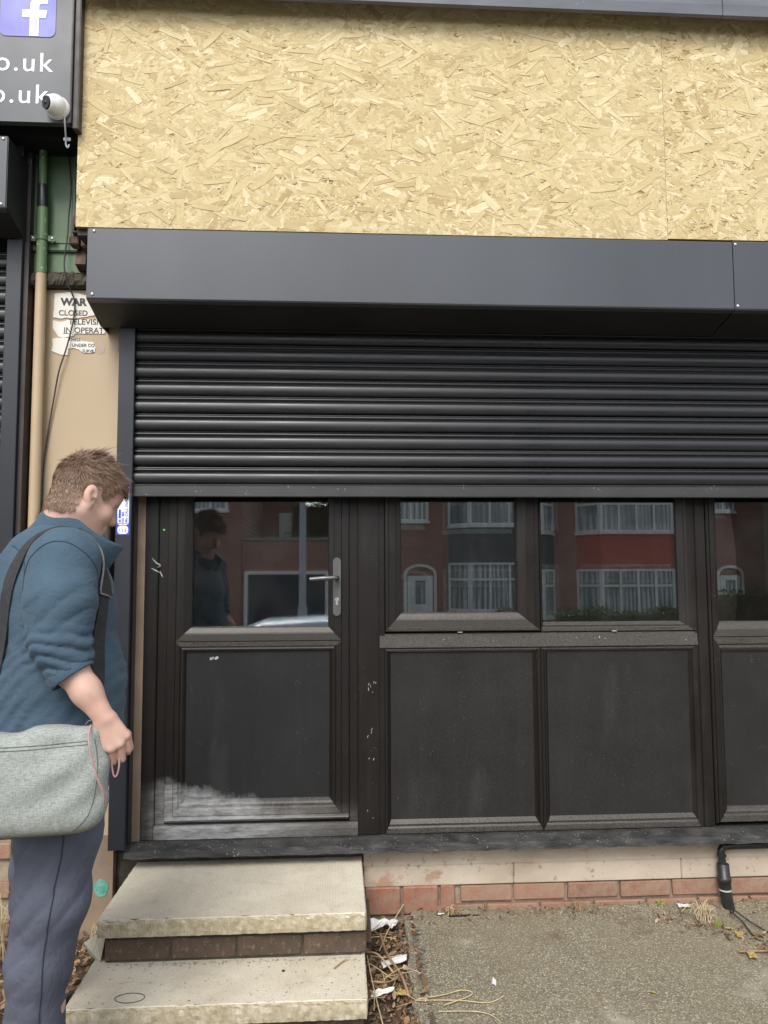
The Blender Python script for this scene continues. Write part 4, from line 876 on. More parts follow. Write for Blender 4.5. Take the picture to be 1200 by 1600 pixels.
scrap('tissue', 'crumpled white tissue in the gap beside the upper step', [(.105, -.13), (.235, -.10), (.245, -.055), (.115, -.06)], -.125, .028, M['paper'], 'paper', 8, 1)
scrap('paper_scrap', 'bent white card on the leaf litter between step and tarmac', [(.165, -.39), (.255, -.345), (.262, -.300), (.16, -.345)], -.135, .006, M['paper'], 'paper', 5, 2)
scrap('paper_scrap', 'pale leaf shaped scrap low in the leaf-filled gap', [(.115, -.555), (.19, -.53), (.20, -.50), (.13, -.51)], -.150, .008, M['signpaper'], 'paper', 6, 3)
scrap('paper_scrap', 'small white scrap beside the black strip near the plinth', [(.405, -.058), (.435, -.052), (.432, -.040), (.410, -.042)], -.098, .004, M['paper'], 'paper', 4, 4)
o = MB().box(.452, .575, -.064, -.048, -.107, -.100, .002).build('rubber_strip', M['blackplastic']); o.rotation_euler = (0, 0, 0); tag(o, 'short black rubber strip lying on the tarmac near the plinth', 'strip')
scrap('paper_scrap', 'little white scrap on the open tarmac', [(.533, -.53), (.545, -.545), (.553, -.505), (.545, -.49)], -.132, .003, M['paper'], 'paper', 4, 5)
scrap('paper_scrap', 'white folded scrap by the weeds left of the waste pipe', [(1.40, -.075), (1.455, -.07), (1.45, -.04), (1.405, -.045)], -.092, .006, M['paper'], 'paper', 4, 6)
scrap('fallen_leaf', 'yellow leaf lying flat left of the black wire', [(1.515, -.235), (1.545, -.235), (1.54, -.222), (1.518, -.220)], -.108, .004, M['leafy'], 'leaf', 4, 7)
scrap('fallen_leaf', 'orange yellow leaf standing below the weed sprig', [(1.53, -.30), (1.548, -.30), (1.552, -.255), (1.536, -.25)], -.112, .006, M['leafy'], 'leaf', 4, 8)
scrap('fallen_leaf', 'ochre leaf on the brown crumbs at the right edge', [(1.50, -.44), (1.525, -.45), (1.53, -.41), (1.505, -.40)], -.120, .008, M['leafy'], 'leaf', 4, 9)
scrap('fallen_leaf', 'ochre leaf at the bottom of the leaf-filled gap', [(.20, -.545), (.245, -.56), (.25, -.525), (.215, -.51)], -.150, .008, M['leafy'], 'leaf', 4, 11)
scrap('fallen_leaf', 'tiny yellow leaf on the open tarmac at the right', [(1.055, -.605), (1.075, -.615), (1.077, -.606), (1.06, -.596)], -.138, .002, M['leafy'], 'leaf', 4, 10)
for i, (x, y, lab) in enumerate(((.80, -.80, 'small white stone at the bottom of the tarmac'), (1.18, -.78, 'small white pebble near the right bottom corner'), (.88, -.68, 'pale flake on the muddy patch of tarmac'))):
    tag(MB().ball((x, y, zg(y)+.004), (.009, .007, .006), 8, 6).build('pebble', M['grit']), lab, 'stone')
# things lying on the lower step
tag(MB().tube([(-.64+.045*math.cos(a), -.735+.028*math.sin(a), -.0295) for a in np.linspace(0, 2*math.pi, 30)], .0011, 5).build('rubber_band', M['cable']), 'thin dark ring lying on the lower step', 'ring')
stalk('match_stick', 'pale match stick on the left of the lower step', [(-.70, -.645, -.029), (-.655, -.635, -.029)], .0014, cat='stick')
stalk('twig', 'dark twig near the right end of the lower step', [(-.008, -.60, -.029), (.02, -.56, -.028), (.035, -.545, -.029)], .0035, 'twig', cat='twig')
tag(MB().ball((-.176, -.603, -.028), (.006, .005, .003), 8, 6).build('pebble', M['blackplastic']), 'dark pebble in the middle of the lower step', 'stone')

# ================================================================== the street behind the camera, seen mirrored in the glass
def housebrick():
    g = G('house_brick', .85); b = g.n('ShaderNodeTexBrick')
    g.put(b.inputs['Vector'], g.sc(g.co(), (1, 1, 1), (R(90), 0, 0)))
    b.inputs['Scale'].default_value = 4.4; b.inputs['Mortar Size'].default_value = .025; b.inputs['Row Height'].default_value = .33; b.inputs['Brick Width'].default_value = 1.
    b.inputs['Color1'].default_value = (.40, .18, .13, 1); b.inputs['Color2'].default_value = (.29, .14, .105, 1); b.inputs['Mortar'].default_value = (.42, .37, .31, 1)
    g.col(g.mix(g.noise(2, 5), b.outputs['Color'], (.2, .1, .075))); g.bump(b.outputs['Fac'], -.3, .004); return g.m
M['hbrick'] = housebrick()
M['roof'] = wmat('roof_tiles', (.09, .055, .045), (.14, .085, .07), 6, .85, .5, 30, .02)
M['tilered'] = wmat('red_hung_tiles', (.40, .085, .06), (.46, .12, .08), 3, .75, .5, 40, .01, (1, 1, 3))
M['tiledark'] = wmat('slate_hung_tiles', (.07, .07, .078), (.11, .11, .118), 3, .7, .5, 40, .01, (1, 1, 3))
M['render'] = wmat('pebbledash', (.34, .31, .27), (.48, .44, .39), 40, .9, .6, 60, .008)
g = G('curtained_pane', .08, 0, .6); w = g.n('ShaderNodeTexWave'); w.inputs['Scale'].default_value = 2.2; w.inputs['Distortion'].default_value = 6; g.put(w.inputs['Vector'], g.sc(g.co(), (1, 1, .15)))
g.col(g.mix(g.math('MULTIPLY', w.outputs['Fac'], g.ramp(g.noise(.9, 2), [(.4, .15), (.6, .9)])), (.13, .155, .165), (.60, .62, .62))); M['hpane'] = g.m
M['darkdoor'] = wmat('navy_garage_door', (.012, .016, .028), (.018, .022, .036), 4, .5, .1, 60)
M['carpaint'] = wmat('pale_blue_car_paint', (.34, .46, .58), (.36, .48, .60), 3, .22, 0)
M['carglass'] = wmat('car_glass', (.01, .012, .014), (.014, .016, .018), 3, .06, 0)
M['tyre'] = wmat('tyre_rubber', (.014, .014, .014), (.024, .024, .024), 9, .8, .2, 60)
M['galv'] = wmat('galvanised_post', (.30, .32, .34), (.38, .40, .42), 5, .5, .1, 60)
def leafmat(name, a, b):
    g = G(name, .6); at_ = g.n('ShaderNodeAttribute', attribute_name='tone'); g.col(g.mix(at_.outputs['Fac'], a, b)); return g.m
M['hedge'] = leafmat('hedge_leaf', (.035, .075, .016), (.10, .165, .045))
M['privet'] = leafmat('privet_leaf', (.06, .09, .012), (.16, .18, .03))
M['bark'] = wmat('bark', (.06, .045, .03), (.12, .09, .065), 12, .9, .8, 40, .01)
FY = -21.44
def bars(m, p0, p1, z0, z1, nv, hz, t=.05, out=.03):
    """window grid between two plan points; returns frame pieces"""
    p0, p1 = np.array(p0), np.array(p1); d = p1-p0; L = np.linalg.norm(d); d = d/L; nrm = np.array((-d[1], d[0])); nrm = nrm if nrm[1] > 0 else -nrm
    def bx(s0, s1, a, b):
        q = [p0+d*s0+nrm*-.02, p0+d*s1+nrm*-.02, p0+d*s1+nrm*out, p0+d*s0+nrm*out]
        m.prism([(x[0], x[1]) for x in q], 'z', a, b)
    for i in range(nv+1):
        s = (L-t)*i/nv; bx(s, s+t, z0, z1)
    for f in [0]+hz+[1]:
        z = z0+(z1-z0-t)*f
        for i in range(nv): bx((L-t)*i/nv+t+.001, (L-t)*(i+1)/nv-.001, z, z+t)
def house(label, x0, x1, bay, dr, tile, upwin, endmat=None):
    t = thing('brick_house', label, 'house', ((x0+x1)/2, FY, -.6), 'houses across the street')
    MB().box(x0+.004, x1-.004, FY-7, FY, -.62, 4.9).build('wall', M['hbrick'], t)
    rf = MB(); rf.prism([(FY+.35, 4.8), (FY-3.5, 7.4), (FY-7.3, 4.8), (FY-7.3, 4.65), (FY+.35, 4.65)], 'x', x0, x1); ro = rf.build('roof', M['roof'], t)
    MB().box((x0+x1)/2-.4, (x0+x1)/2+.4, FY-3.9, FY-3.1, 6.9, 8.4).build('chimney', M['hbrick'], ro)
    b0, b1 = bay; pl = [(b0, FY+.01), (b0+.55, FY+.75), (b1-.55, FY+.75), (b1, FY+.01)]
    MB().prism(pl, 'z', -.62, .0).build('bay_wall', M['hbrick'], t)
    MB().prism(pl, 'z', 1.51, 2.68).build('bay_tiles', M[tile], t)
    MB().prism([(b0-.1, FY+.01), (b0+.5, FY+.88), (b1-.5, FY+.88), (b1+.1, FY+.01)], 'z', 4.05, 4.25).build('bay_roof', M['roof'], t)
    for z0, z1 in ((.0, 1.51), (2.68, 4.05)):
        wn_ = MB()
        for a, b, nv in ((pl[0], pl[1], 1), (pl[1], pl[2], 4), (pl[2], pl[3], 1)): bars(wn_, a, b, z0+.001, z1-.001, nv, [.66], .07)
        wo = wn_.build('bay_window', M['white'], t)
        MB().prism([(x, y-.04) for x, y in pl], 'z', z0+.002, z1-.002).build('pane', M['hpane'], wo)
        MB().prism([(b0-.06, FY+.012), (b0+.52, FY+.83), (b1-.52, FY+.83), (b1+.06, FY+.012)], 'z', z0-.075, z0-.002).build('sill', M['white'], wo)
    for (a, b, z0, z1) in upwin:
        wn_ = MB(); bars(wn_, (a, FY+.021), (b, FY+.021), z0, z1, 2, [.66], .06); wo = wn_.build('window', M['white'], t)
        MB().box(a+.02, b-.02, FY+.001, FY+.02, z0+.02, z1-.02).build('pane', M['hpane'], wo); MB().box(a-.05, b+.05, FY+.001, FY+.1, z0-.08, z0-.003).build('sill', M['white'], wo)
    d0, d1 = dr; dc = (d0+d1)/2; w_ = (d1-d0)/2
    arch = [(d0, -.6)]+[(dc-w_*math.cos(a), 1.15+w_*.62*math.sin(a)) for a in np.linspace(0, math.pi, 14)]+[(d1, -.6)]
    arch_in = [(d0+.09, -.6)]+[(dc-(w_-.09)*math.cos(a), 1.15+(w_*.62-.09)*math.sin(a)) for a in np.linspace(0, math.pi, 14)]+[(d1-.09, -.6)]
    am = MB(); n = len(arch)
    am.add([(p[0], FY+.05, p[1]) for p in arch]+[(p[0], FY+.05, p[1]) for p in arch_in]+[(p[0], FY+.002, p[1]) for p in arch]+[(p[0], FY+.002, p[1]) for p in arch_in], [(i, i+1, n+i+1, n+i) for i in range(n-1)]+[(i, 2*n+i, 2*n+i+1, i+1) for i in range(n-1)]+[(n+i, n+i+1, 3*n+i+1, 3*n+i) for i in range(n-1)])
    am.build('door_arch', M['white'], t)
    dd = MB().box(d0+.12, d1-.12, FY+.003, FY+.04, -.58, 1.1, .01).build('door', M['white'], t)
    MB().box(dc-.16, dc+.16, FY+.0405, FY+.05, .2, .95, .01).build('door_glass', M['hpane'], dd)
    return t
house('brick house with slate hung bay, mirrored in the middle window', .75, 7.5, (3.5, 7.1), (2.05, 3.1), 'tiledark', [(1.7, 2.85, 2.85, 4.0)])
house('brick house with red tiled bay, mirrored in the right hand window', 7.5, 12.35+1.6, (7.85, 11.3), (12.3, 13.2), 'tilered', [(12.2, 12.95, 3.2, 4.2)])
house('brick house with white arched door, mirrored at the left of the door glass', -9.8, -2.95, (-8.9, -5.3), (-4.4, -3.4), 'tilered', [(-4.5, -3.4, 3.35, 4.3)])
ga = thing('garage', 'brick garage with white framed dark door, mirrored in the door glass', 'garage', (-1.1, FY, -.6))
MB().box(-2.94, .745, FY-5, FY-.02, -.62, 2.40).build('wall', M['hbrick'], ga)
MB().box(-2.945, .747, FY-5, FY+.05, 2.402, 2.48).build('coping', M['paving'], ga)
MB().box(-2.75, -.32, FY-.019, FY+.02, -.6, 1.32).build('garage_door', M['darkdoor'], ga)
m = MB(); m.box(-2.86, -2.752, FY-.018, FY+.05, -.6, 1.42); m.box(-.318, -.21, FY-.018, FY+.05, -.6, 1.42); m.box(-2.751, -.319, FY-.018, FY+.05, 1.322, 1.42); m.build('door_frame', M['white'], ga)
def leaves(n, vol, size, seed):
    r = np.random.default_rng(seed); P = vol(r, n); a = r.normal(size=(n, 3)); a /= np.linalg.norm(a, axis=1)[:, None]; b = r.normal(size=(n, 3)); b = np.cross(a, b); b /= np.linalg.norm(b, axis=1)[:, None]
    s = r.uniform(.6, 1.2, (n, 1))*size; V = np.stack([P-a*s, P+b*s*.5, P+a*s, P-b*s*.5], 1).reshape(-1, 3); return V, [(4*i, 4*i+1, 4*i+2, 4*i+3) for i in range(n)], r.random(n)
def leafobj(name, V, F, T, mat, parent=None):
    me = bpy.data.meshes.new(name); me.from_pydata(V.tolist(), [], F); at_ = me.attributes.new('tone', 'FLOAT', 'FACE'); at_.data.foreach_set('value', T.astype(np.float32)); return link(name, me, mat, parent)
def hedge(label, x0, x1, y, w, z0, z1, mat, seed, n=5000):
    t = thing('hedge', label, 'hedge', ((x0+x1)/2, y, z0), 'hedges across the street')
    def vol(r, n):
        u = r.random((n, 3)); P = np.stack([x0+(x1-x0)*u[:, 0], y+w*(u[:, 1]-.5), z0+(z1-z0)*u[:, 2]**.7], 1)
        P[:, 2] += .06*np.sin(P[:, 0]*3.1)+.04*np.sin(P[:, 0]*7.7); return P
    leafobj('foliage', *leaves(n, vol, .05, seed), M[mat], t); MB().box(x0+.1, x1-.1, y-w*.35, y+w*.35, z0, z1-.12).build('core', M['soil'], t); return t
hedge('clipped green hedge in front of the red tiled bay, mirrored in the glass', 5.6, 9.2, -16.2, .7, -.6, .42, 'hedge', 1)
hedge('taller hedge mirrored in the glass at the right edge', 9.5, 13.5, -16.4, .8, -.6, .75, 'hedge', 2)
hedge('low yellow green privet below the slate hung bay, mirrored in the glass', 2.9, 5.5, -16.6, .6, -.6, .22, 'privet', 3)
hedge('high green hedge behind the garage wall, mirrored in the door glass', -1.75, .7, FY-6.2, 1.2, -.6, 4.1, 'hedge', 4, 9000)
rw = thing('rear_house', 'brick house end behind the garage, mirrored in the door glass', 'house', (-2.9, FY-10, -.6), 'houses across the street')
MB().box(-4.6, -1.7, FY-14, FY-8, -.62, 5.2).build('wall', M['hbrick'], rw); MB().prism([(FY-7.8, 5.2), (FY-11, 7.4), (FY-14.2, 5.2)], 'x', -4.7, -1.6).build('roof', M['roof'], rw)
MB().box(-2.35, -1.8, FY-8.002, FY-7.95, 2.2, 3.9).build('window', M['white'], rw)
rh = thing('rendered_house', 'pebbledashed house mirrored in the glass at the right edge', 'house', (17.2, FY-1, -.6), 'houses across the street')
MB().box(14.2, 20.5, FY-7, FY-.6, -.62, 4.9).build('wall', M['render'], rh); MB().prism([(FY-.2, 4.8), (FY-3.8, 7.4), (FY-7.3, 4.8)], 'x', 14.1, 20.6).build('roof', M['roof'], rh)
MB().box(15.2, 17.2, FY-.599, FY-.54, .2, 1.5).build('window', M['hpane'], rh)
def tree(label, x, y, z0, h, rad, seed):
    t = thing('tree', label, 'tree', (x, y, z0), 'trees across the street'); r = random.Random(seed); m = MB()
    m.tube([(x, y, z0), (x+.05, y, z0+h*.3), (x-.05, y+.1, z0+h*.55), (x, y, z0+h*.85)], [.16, .13, .08, .02], 10)
    for i in range(9):
        a = r.uniform(0, 6.28); q = z0+h*r.uniform(.3, .7); m.tube([(x, y, q), (x+rad*.6*math.cos(a), y+rad*.6*math.sin(a), q+h*.15)], [.05, .015], 6)
    m.build('trunk', M['bark'], t)
    cl = [(x+rad*r.gauss(0, .45), y+rad*r.gauss(0, .45), z0+h*r.uniform(.42, .95)) for i in range(26)]
    def vol(rg, n):
        c = np.array(cl)[rg.integers(0, len(cl), n)]; return c+rg.normal(size=(n, 3))*rad*.2
    leafobj('crown', *leaves(9000, vol, .075, seed), M['hedge'], t)
tree('leafy green tree mirrored in the glass at the right edge', 14.6, -17.4, -.62, 6.5, 1.6, 5)
tree('small tree between garage and house, mirrored in the door glass', .3, FY-9, -.62, 6.0, 1.7, 6)
tree('tree further along the opposite pavement, left of the garage', -12.5, -17, -.62, 7, 2., 7)
lp = thing('street_lamp', 'grey street lamp post mirrored in the door glass', 'lamp post', (-.71, -13.6, -.7))
MB().tube([(-.71, -13.6, -.7), (-.71, -13.6, .6), (-.71, -13.6, .62), (-.71, -13.6, 7.0)], [.10, .10, .075, .055], 14).build('post', M['galv'], lp)
MB().tube([(-.71, -13.6, 7.0), (-.71, -13.4, 7.2), (-.71, -12.6, 7.3)], .035, 10).build('arm', M['galv'], lp); MB().box(-.85, -.57, -12.7, -11.9, 7.22, 7.36, .04).build('lantern', M['galv'], lp)
# parked car
car = thing('parked_car', 'pale blue parked car, its roof mirrored in the door glass', 'car', (.05, -7.35, -.84))
def loft(secs, close=True):
    m = MB(); n = len(secs[0]); v = [p for s in secs for p in s]
    m.add(v, [(i*n+k, i*n+(k+1) % n, (i+1)*n+(k+1) % n, (i+1)*n+k) for i in range(len(secs)-1) for k in range(n)], True)
    m.add(secs[0], [tuple(range(n))[::-1]]); m.add(secs[-1], [tuple(range(n))]); return m
cx, cy0, cz0 = .05, -7.35, -.84
def csec(x, w, zb, zt, e=3.2, n=20):
    out_ = []
    for k in range(n):
        a = 2*math.pi*k/n; c, s = math.cos(a), math.sin(a)
        out_.append((cx+x, cy0+w*math.copysign(abs(c)**(2/e), c), cz0+(zb+zt)/2+(zt-zb)/2*math.copysign(abs(s)**(2/e), s)))
    return out_
bd = loft([csec(-2.05, .62, .32, .62), csec(-2.0, .76, .24, .78), csec(-1.7, .84, .2, .92), csec(-.9, .86, .18, .95), csec(.2, .87, .18, .95), csec(1.0, .86, .18, .93), csec(1.6, .82, .2, .82), csec(1.95, .74, .24, .66), csec(2.05, .6, .3, .55)]).build('body', M['carpaint'], car)
rfz = loft([csec(-1.75, .60, .90, 1.10, 4), csec(-1.45, .62, .9, 1.36, 4), csec(-1.0, .63, .9, 1.53, 4), csec(-.2, .63, .9, 1.57, 4), csec(.45, .61, .9, 1.50, 4), csec(.95, .58, .9, 1.20, 4), csec(1.15, .55, .88, .98, 4)]).build('roof', M['carpaint'], car)
for sgn in (-1, 1):
    q = [(-1.35, 1.0), (.85, 1.0), (.40, 1.40), (-.2, 1.455), (-.95, 1.43), (-1.25, 1.28)]; yy = cy0+sgn*.635
    MB().prism([(cx+a, cz0+b) for a, b in (q if sgn < 0 else q[::-1])], 'y', yy-.008, yy+.008).build('side_window', M['carglass'], car)
    for xw in (-1.3, 1.3):
        wh = MB().tube([(cx+xw, cy0+sgn*.66, cz0+.31), (cx+xw, cy0+sgn*.68, cz0+.31), (cx+xw, cy0+sgn*.86, cz0+.31), (cx+xw, cy0+sgn*.88, cz0+.31)], [.28, .31, .31, .28], 24).build('wheel', M['tyre'], car)
        MB().tube([(cx+xw, cy0+sgn*.875, cz0+.31), (cx+xw, cy0+sgn*.89, cz0+.31)], [.2, .18], 18).build('rim', M['steel'], wh)
    MB().ball((cx+1.88, cy0+sgn*.58, cz0+.60), (.10, .13, .07), 12, 8).build('headlight', M['white'], car)
    MB().ball((cx-1.98, cy0+sgn*.62, cz0+.72), (.06, .12, .10), 12, 8).build('tail_light', M['tilered'], car)
MB().box(cx-.012, cx+.012, cy0-.5, cy0+.5, cz0+1.566, cz0+1.573).build('roof_seam', M['blackplastic'], car)

# ================================================================== the man
# signed-distance modelling: primitives blended smoothly, polygonised with surface nets
def cone(a, b, ra, rb):
    a, b = np.array(a, np.float32), np.array(b, np.float32); ab = b-a; L2 = float(ab@ab)
    def f(P):
        t = np.clip(((P-a)@ab)/L2, 0, 1)
        return np.sqrt((((P-a)-t[:, None]*ab)**2).sum(1))-(ra+(rb-ra)*t)
    return f
def ell(c, r, Rm):
    c = np.array(c, np.float32); r = np.array(r, np.float32); Rm = np.array(Rm, np.float32)   # rows: local axes
    def f(P):
        q = (P-c)@Rm.T; k0 = np.sqrt(((q/r)**2).sum(1)); k1 = np.sqrt(((q/(r*r))**2).sum(1))+1e-9
        return k0*(k0-1)/k1
    return f
def smin(a, b, k):
    h = np.clip(k-np.abs(a-b), 0, None)/k; return np.minimum(a, b)-h*h*k*.25
class SDF:
    def __init__(s): s.p = []; s.sub = []; s.disp = None; s.cut = []
    def add(s, f, k=.02): s.p.append((f, k)); return s
    def chain(s, pts, rs, k=.02):
        for i in range(len(pts)-1): s.add(cone(pts[i], pts[i+1], rs[i], rs[i+1]), k)
        return s
    def __call__(s, P):
        d = None
        for f, k in s.p:
            e = f(P); d = e if d is None else smin(d, e, k)
        for f, k in s.sub: d = -smin(-d, f(P), k)
        if s.disp is not None: d = d+s.disp(P)
        for f in s.cut: d = np.maximum(d, f(P))
        return d
    def grad(s, P, e=.002):
        g_ = np.stack([s(P+np.eye(3, dtype=np.float32)[i]*e)-s(P-np.eye(3, dtype=np.float32)[i]*e) for i in range(3)], 1)
        return g_/(np.linalg.norm(g_, axis=1)[:, None]+1e-9)
    def mesh(s, lo, hi, h):
        lo, hi = np.array(lo, np.float32), np.array(hi, np.float32); q = 4
        n = (np.ceil((hi-lo)/(h*q)).astype(int)+1); N = n*q
        ax = [lo[i]+h*q*(np.arange(n[i])+.375) for i in range(3)]
        C = np.stack(np.meshgrid(*ax, indexing='ij'), -1).reshape(-1, 3).astype(np.float32); dc = s(C).reshape(n)
        near = np.abs(dc) < h*q*1.45+.008
        D = np.repeat(np.repeat(np.repeat(dc, q, 0), q, 1), q, 2).astype(np.float32)
        nr = np.repeat(np.repeat(np.repeat(near, q, 0), q, 1), q, 2); idx = np.argwhere(nr)
        out_ = np.empty(len(idx), np.float32)
        for i in range(0, len(idx), 400000): out_[i:i+400000] = s((lo+h*idx[i:i+400000]).astype(np.float32))
        D[nr] = out_
        ins = D < 0
        cnt = sum(ins[a:N[0]-1+a, b:N[1]-1+b, c:N[2]-1+c].astype(np.int8) for a in (0, 1) for b in (0, 1) for c in (0, 1))
        act = (cnt > 0) & (cnt < 8); ci = np.argwhere(act); vid = -np.ones(act.shape, np.int64); vid[act] = np.arange(len(ci))
        offs = [(a, b, c) for a in (0, 1) for b in (0, 1) for c in (0, 1)]
        val = {o: D[ci[:, 0]+o[0], ci[:, 1]+o[1], ci[:, 2]+o[2]] for o in offs}
        acc = np.zeros((len(ci), 3)); cn = np.zeros(len(ci))
        for o in offs:
            for axx in range(3):
                if o[axx] == 0:
                    p = tuple(1 if i == axx else o[i] for i in range(3)); va, vb = val[o], val[p]; x = (va < 0) != (vb < 0)
                    t = np.where(x, va/(va-vb+1e-12), 0); pos = np.tile(np.array(o, float), (len(ci), 1)); pos[:, axx] = t
                    acc += pos*x[:, None]; cn += x
        V = lo+h*(ci+acc/cn[:, None]); F = []
        for axx in range(3):
            b_, c_ = (axx+1) % 3, (axx+2) % 3
            sl0 = [slice(1, N[i]-1) for i in range(3)]; sl1 = list(sl0); sl0[axx] = slice(0, N[axx]-1); sl1[axx] = slice(1, N[axx])
            A_, B_ = ins[tuple(sl0)], ins[tuple(sl1)]; e = np.argwhere(A_ != B_); sign = A_[e[:, 0], e[:, 1], e[:, 2]]
            base = e.copy(); base[:, b_] += 1; base[:, c_] += 1
            def cell(db, dc_):
                q_ = base.copy(); q_[:, b_] -= db; q_[:, c_] -= dc_; return vid[q_[:, 0], q_[:, 1], q_[:, 2]]
            quad = np.stack([cell(1, 1), cell(0, 1), cell(0, 0), cell(1, 0)], 1); quad[~sign] = quad[~sign][:, ::-1]; F.append(quad[(quad >= 0).all(1)])
        return V, np.concatenate(F)
def smooth_obj(name, V, F, mat, parent):
    me = bpy.data.meshes.new(name); me.from_pydata(V.tolist(), [], F.tolist()); me.polygons.foreach_set('use_smooth', [True]*len(me.polygons)); me.update()
    return link(name, me, mat, parent)
def rotz(a): return np.array([[math.cos(a), math.sin(a), 0], [-math.sin(a), math.cos(a), 0], [0, 0, 1.]])
BA = R(32); HA = R(36); BR = rotz(BA)                    # body axes as rows: forward, left, up
FW, LF = BR[0], BR[1]
ph = R(25)                                   # head bowed
HF, HL = rotz(HA)[0], rotz(HA)[1]
HR = np.array([HF*math.cos(ph)-np.array([0, 0, 1])*math.sin(ph), HL, HF*math.sin(ph)+np.array([0, 0, 1])*math.cos(ph)])
HC = np.array([-.722, -1.02, 1.502]); HS = .92
def hl(f, l, u): return HC+HS*(f*HR[0]+l*HR[1]+u*HR[2])
def hr(*r): return tuple(HS*x for x in r)
man = thing('person', 'man in blue fleece and dark trousers, head bowed, standing beside the steps', 'person', (-.85, -.95, -.2))
# --- body
B = SDF()
B.add(ell(hl(-.014, 0, .034), hr(.098, .076, .092), HR)); B.add(ell(hl(.028, 0, -.035), hr(.066, .060, .085), HR), .03); B.add(ell(hl(.045, 0, .045), hr(.058, .062, .055), HR), .03)
for s_ in (-1, 1):
    B.add(cone(hl(-.008, s_*.054, -.055), hl(.060, s_*.018, -.108), .026, .024), .03)
    B.add(ell(hl(.062, s_*.036, -.030), hr(.026, .026, .026), HR), .02)
    B.add(cone(hl(.082, s_*.012, .016), hl(.070, s_*.046, .014), .010, .009), .015)
B.add(cone(hl(.067, 0, -.104), hl(.069, 0, -.112), .024, .022), .02); B.add(ell(hl(.028, 0, -.105), hr(.045, .045, .035), HR), .03)
B.add(cone(hl(.090, 0, .004), hl(.107, 0, -.034), .0085, .013), .012)
for s_ in (-1, 1): B.add(cone(hl(.098, s_*.010, -.040), hl(.092, s_*.014, -.040), .0085, .008), .008)
B.add(cone(hl(.088, -.018, -.066), hl(.088, .018, -.066), .007, .007), .01); B.add(cone(hl(.086, -.016, -.078), hl(.086, .016, -.078), .008, .008), .008)
B.add(cone((-.795, -1.03, 1.34), hl(-.030, 0, -.055), .068, .064), .03)
B.add(ell((-.79, -1.02, 1.2), (.125, .165, .20), BR), .05); B.add(ell((-.785, -1.02, .95), (.145, .165, .22), BR), .05); B.add(ell((-.79, -1.01, .80), (.12, .155, .14), BR), .05)
B.chain([(-.735, -1.16, 1.32), (-.712, -1.255, 1.10)], [.058, .050], .04)
W_ = (-.584, -1.27, .920)
B.chain([(-.712, -1.258, 1.10), (-.676, -1.262, 1.045), (-.63, -1.266, .985), W_], [.043, .0415, .0355, .0255], .02)
KN = [(-.532, -1.262, .874), (-.545, -1.272, .856), (-.564, -1.276, .846), (-.583, -1.273, .850)]
K2 = [(-.530, -1.246, .836), (-.543, -1.252, .815), (-.564, -1.254, .809), (-.585, -1.250, .818)]
K3 = [(-.540, -1.212, .822), (-.555, -1.212, .803), (-.576, -1.212, .800), (-.594, -1.212, .810)]
for i in range(4):
    w0 = (-.570-.007*i, -1.266, .914-.004*i)
    B.add(cone(w0, KN[i], .0195, .0125), .012)
for i in range(4): B.add(ell(KN[i], (.0125, .0120, .0115), np.eye(3)), .003)
for i in range(4):
    r0 = (.0098, .0098, .0094, .0086)[i]
    B.add(cone(KN[i], K2[i], r0+.0006, r0+.0004), .0012); B.add(cone(K2[i], K3[i], r0, r0-.0012), .0012)
B.chain([(-.572, -1.24, .90), (-.545, -1.212, .866), (-.537, -1.20, .830)], [.016, .0125, .0100], .008)
# far arm, folded forward in front of the chest
B.chain([(-.885, -.88, 1.32), (-.93, -.82, 1.08), (-.86, -.76, .87)], [.056, .046, .028], .03); B.add(ell((-.845, -.75, .80), (.03, .025, .05), BR), .02)
for i in range(4): B.add(cone((-.86+.015*i, -.765+.009*i, .77), (-.85+.015*i, -.76+.009*i, .70), .010, .008), .004)
for pts in ([(-.73, -1.10, .80), (-.755, -1.11, .42), (-.79, -1.085, -.10)], [(-.825, -.93, .80), (-.87, -.84, .40), (-.945, -.655, -.08)]): B.chain(pts, [.09, .065, .045], .04)
for s_ in (-1, 1):   # ears
    ta = R(14); Er = np.array([HR[0]*math.cos(ta)+HR[2]*math.sin(ta), HR[1], HR[2]*math.cos(ta)-HR[0]*math.sin(ta)])
    B.add(ell(hl(-.012, s_*.082, -.006), hr(.0215, .012, .033), Er), .004); B.add(ell(hl(-.004, s_*.079, -.038), hr(.012, .009, .013), Er), .006)
    B.sub.append((ell(hl(-.006, s_*.0985, -.003), hr(.0125, .012, .0195), Er), .004)); B.sub.append((ell(hl(.002, s_*.094, -.018), hr(.0095, .014, .0095), Er), .004))
    B.sub.append((ell(hl(.088, s_*.032, .000), hr(.010, .014, .008), HR), .01))
g = G('skin', .48, 0, .4); g.b.inputs['Subsurface Weight'].default_value = .12; g.b.inputs['Subsurface Radius'].default_value = (.012, .005, .003); g.b.inputs['Subsurface Scale'].default_value = .5
c = g.mix(g.ramp(g.noise(26, 4), [(.35, 0.), (.7, 1.)]), (.56, .37, .295), (.53, .31, .245)); c = g.mix(g.ramp(g.noise(9, 3), [(.5, 0.), (.75, .5)]), c, (.52, .25, .19))
g.col(c); g.bump(g.noise(380, 3), .12, .0006); M['skin'] = g.m
Vb, Fb = B.mesh((-1.12, -1.40, -.22), (-.50, -.50, 1.68), .0036)
body = smooth_obj('body', Vb, Fb, M['skin'], man)
M['eyewhite'] = wmat('eye_white', (.7, .68, .65), (.72, .7, .67), 3, .2, 0); M['iris'] = wmat('iris', (.03, .05, .06), (.04, .06, .07), 3, .2, 0)
for s_ in (-1, 1):
    e_ = MB().ball(hl(.0735, s_*.031, .0), .0105, 14, 10).build('eye', M['eyewhite'], man); MB().ball(hl(.0795, s_*.031, -.001), .0055, 10, 8).build('iris', M['iris'], e_)
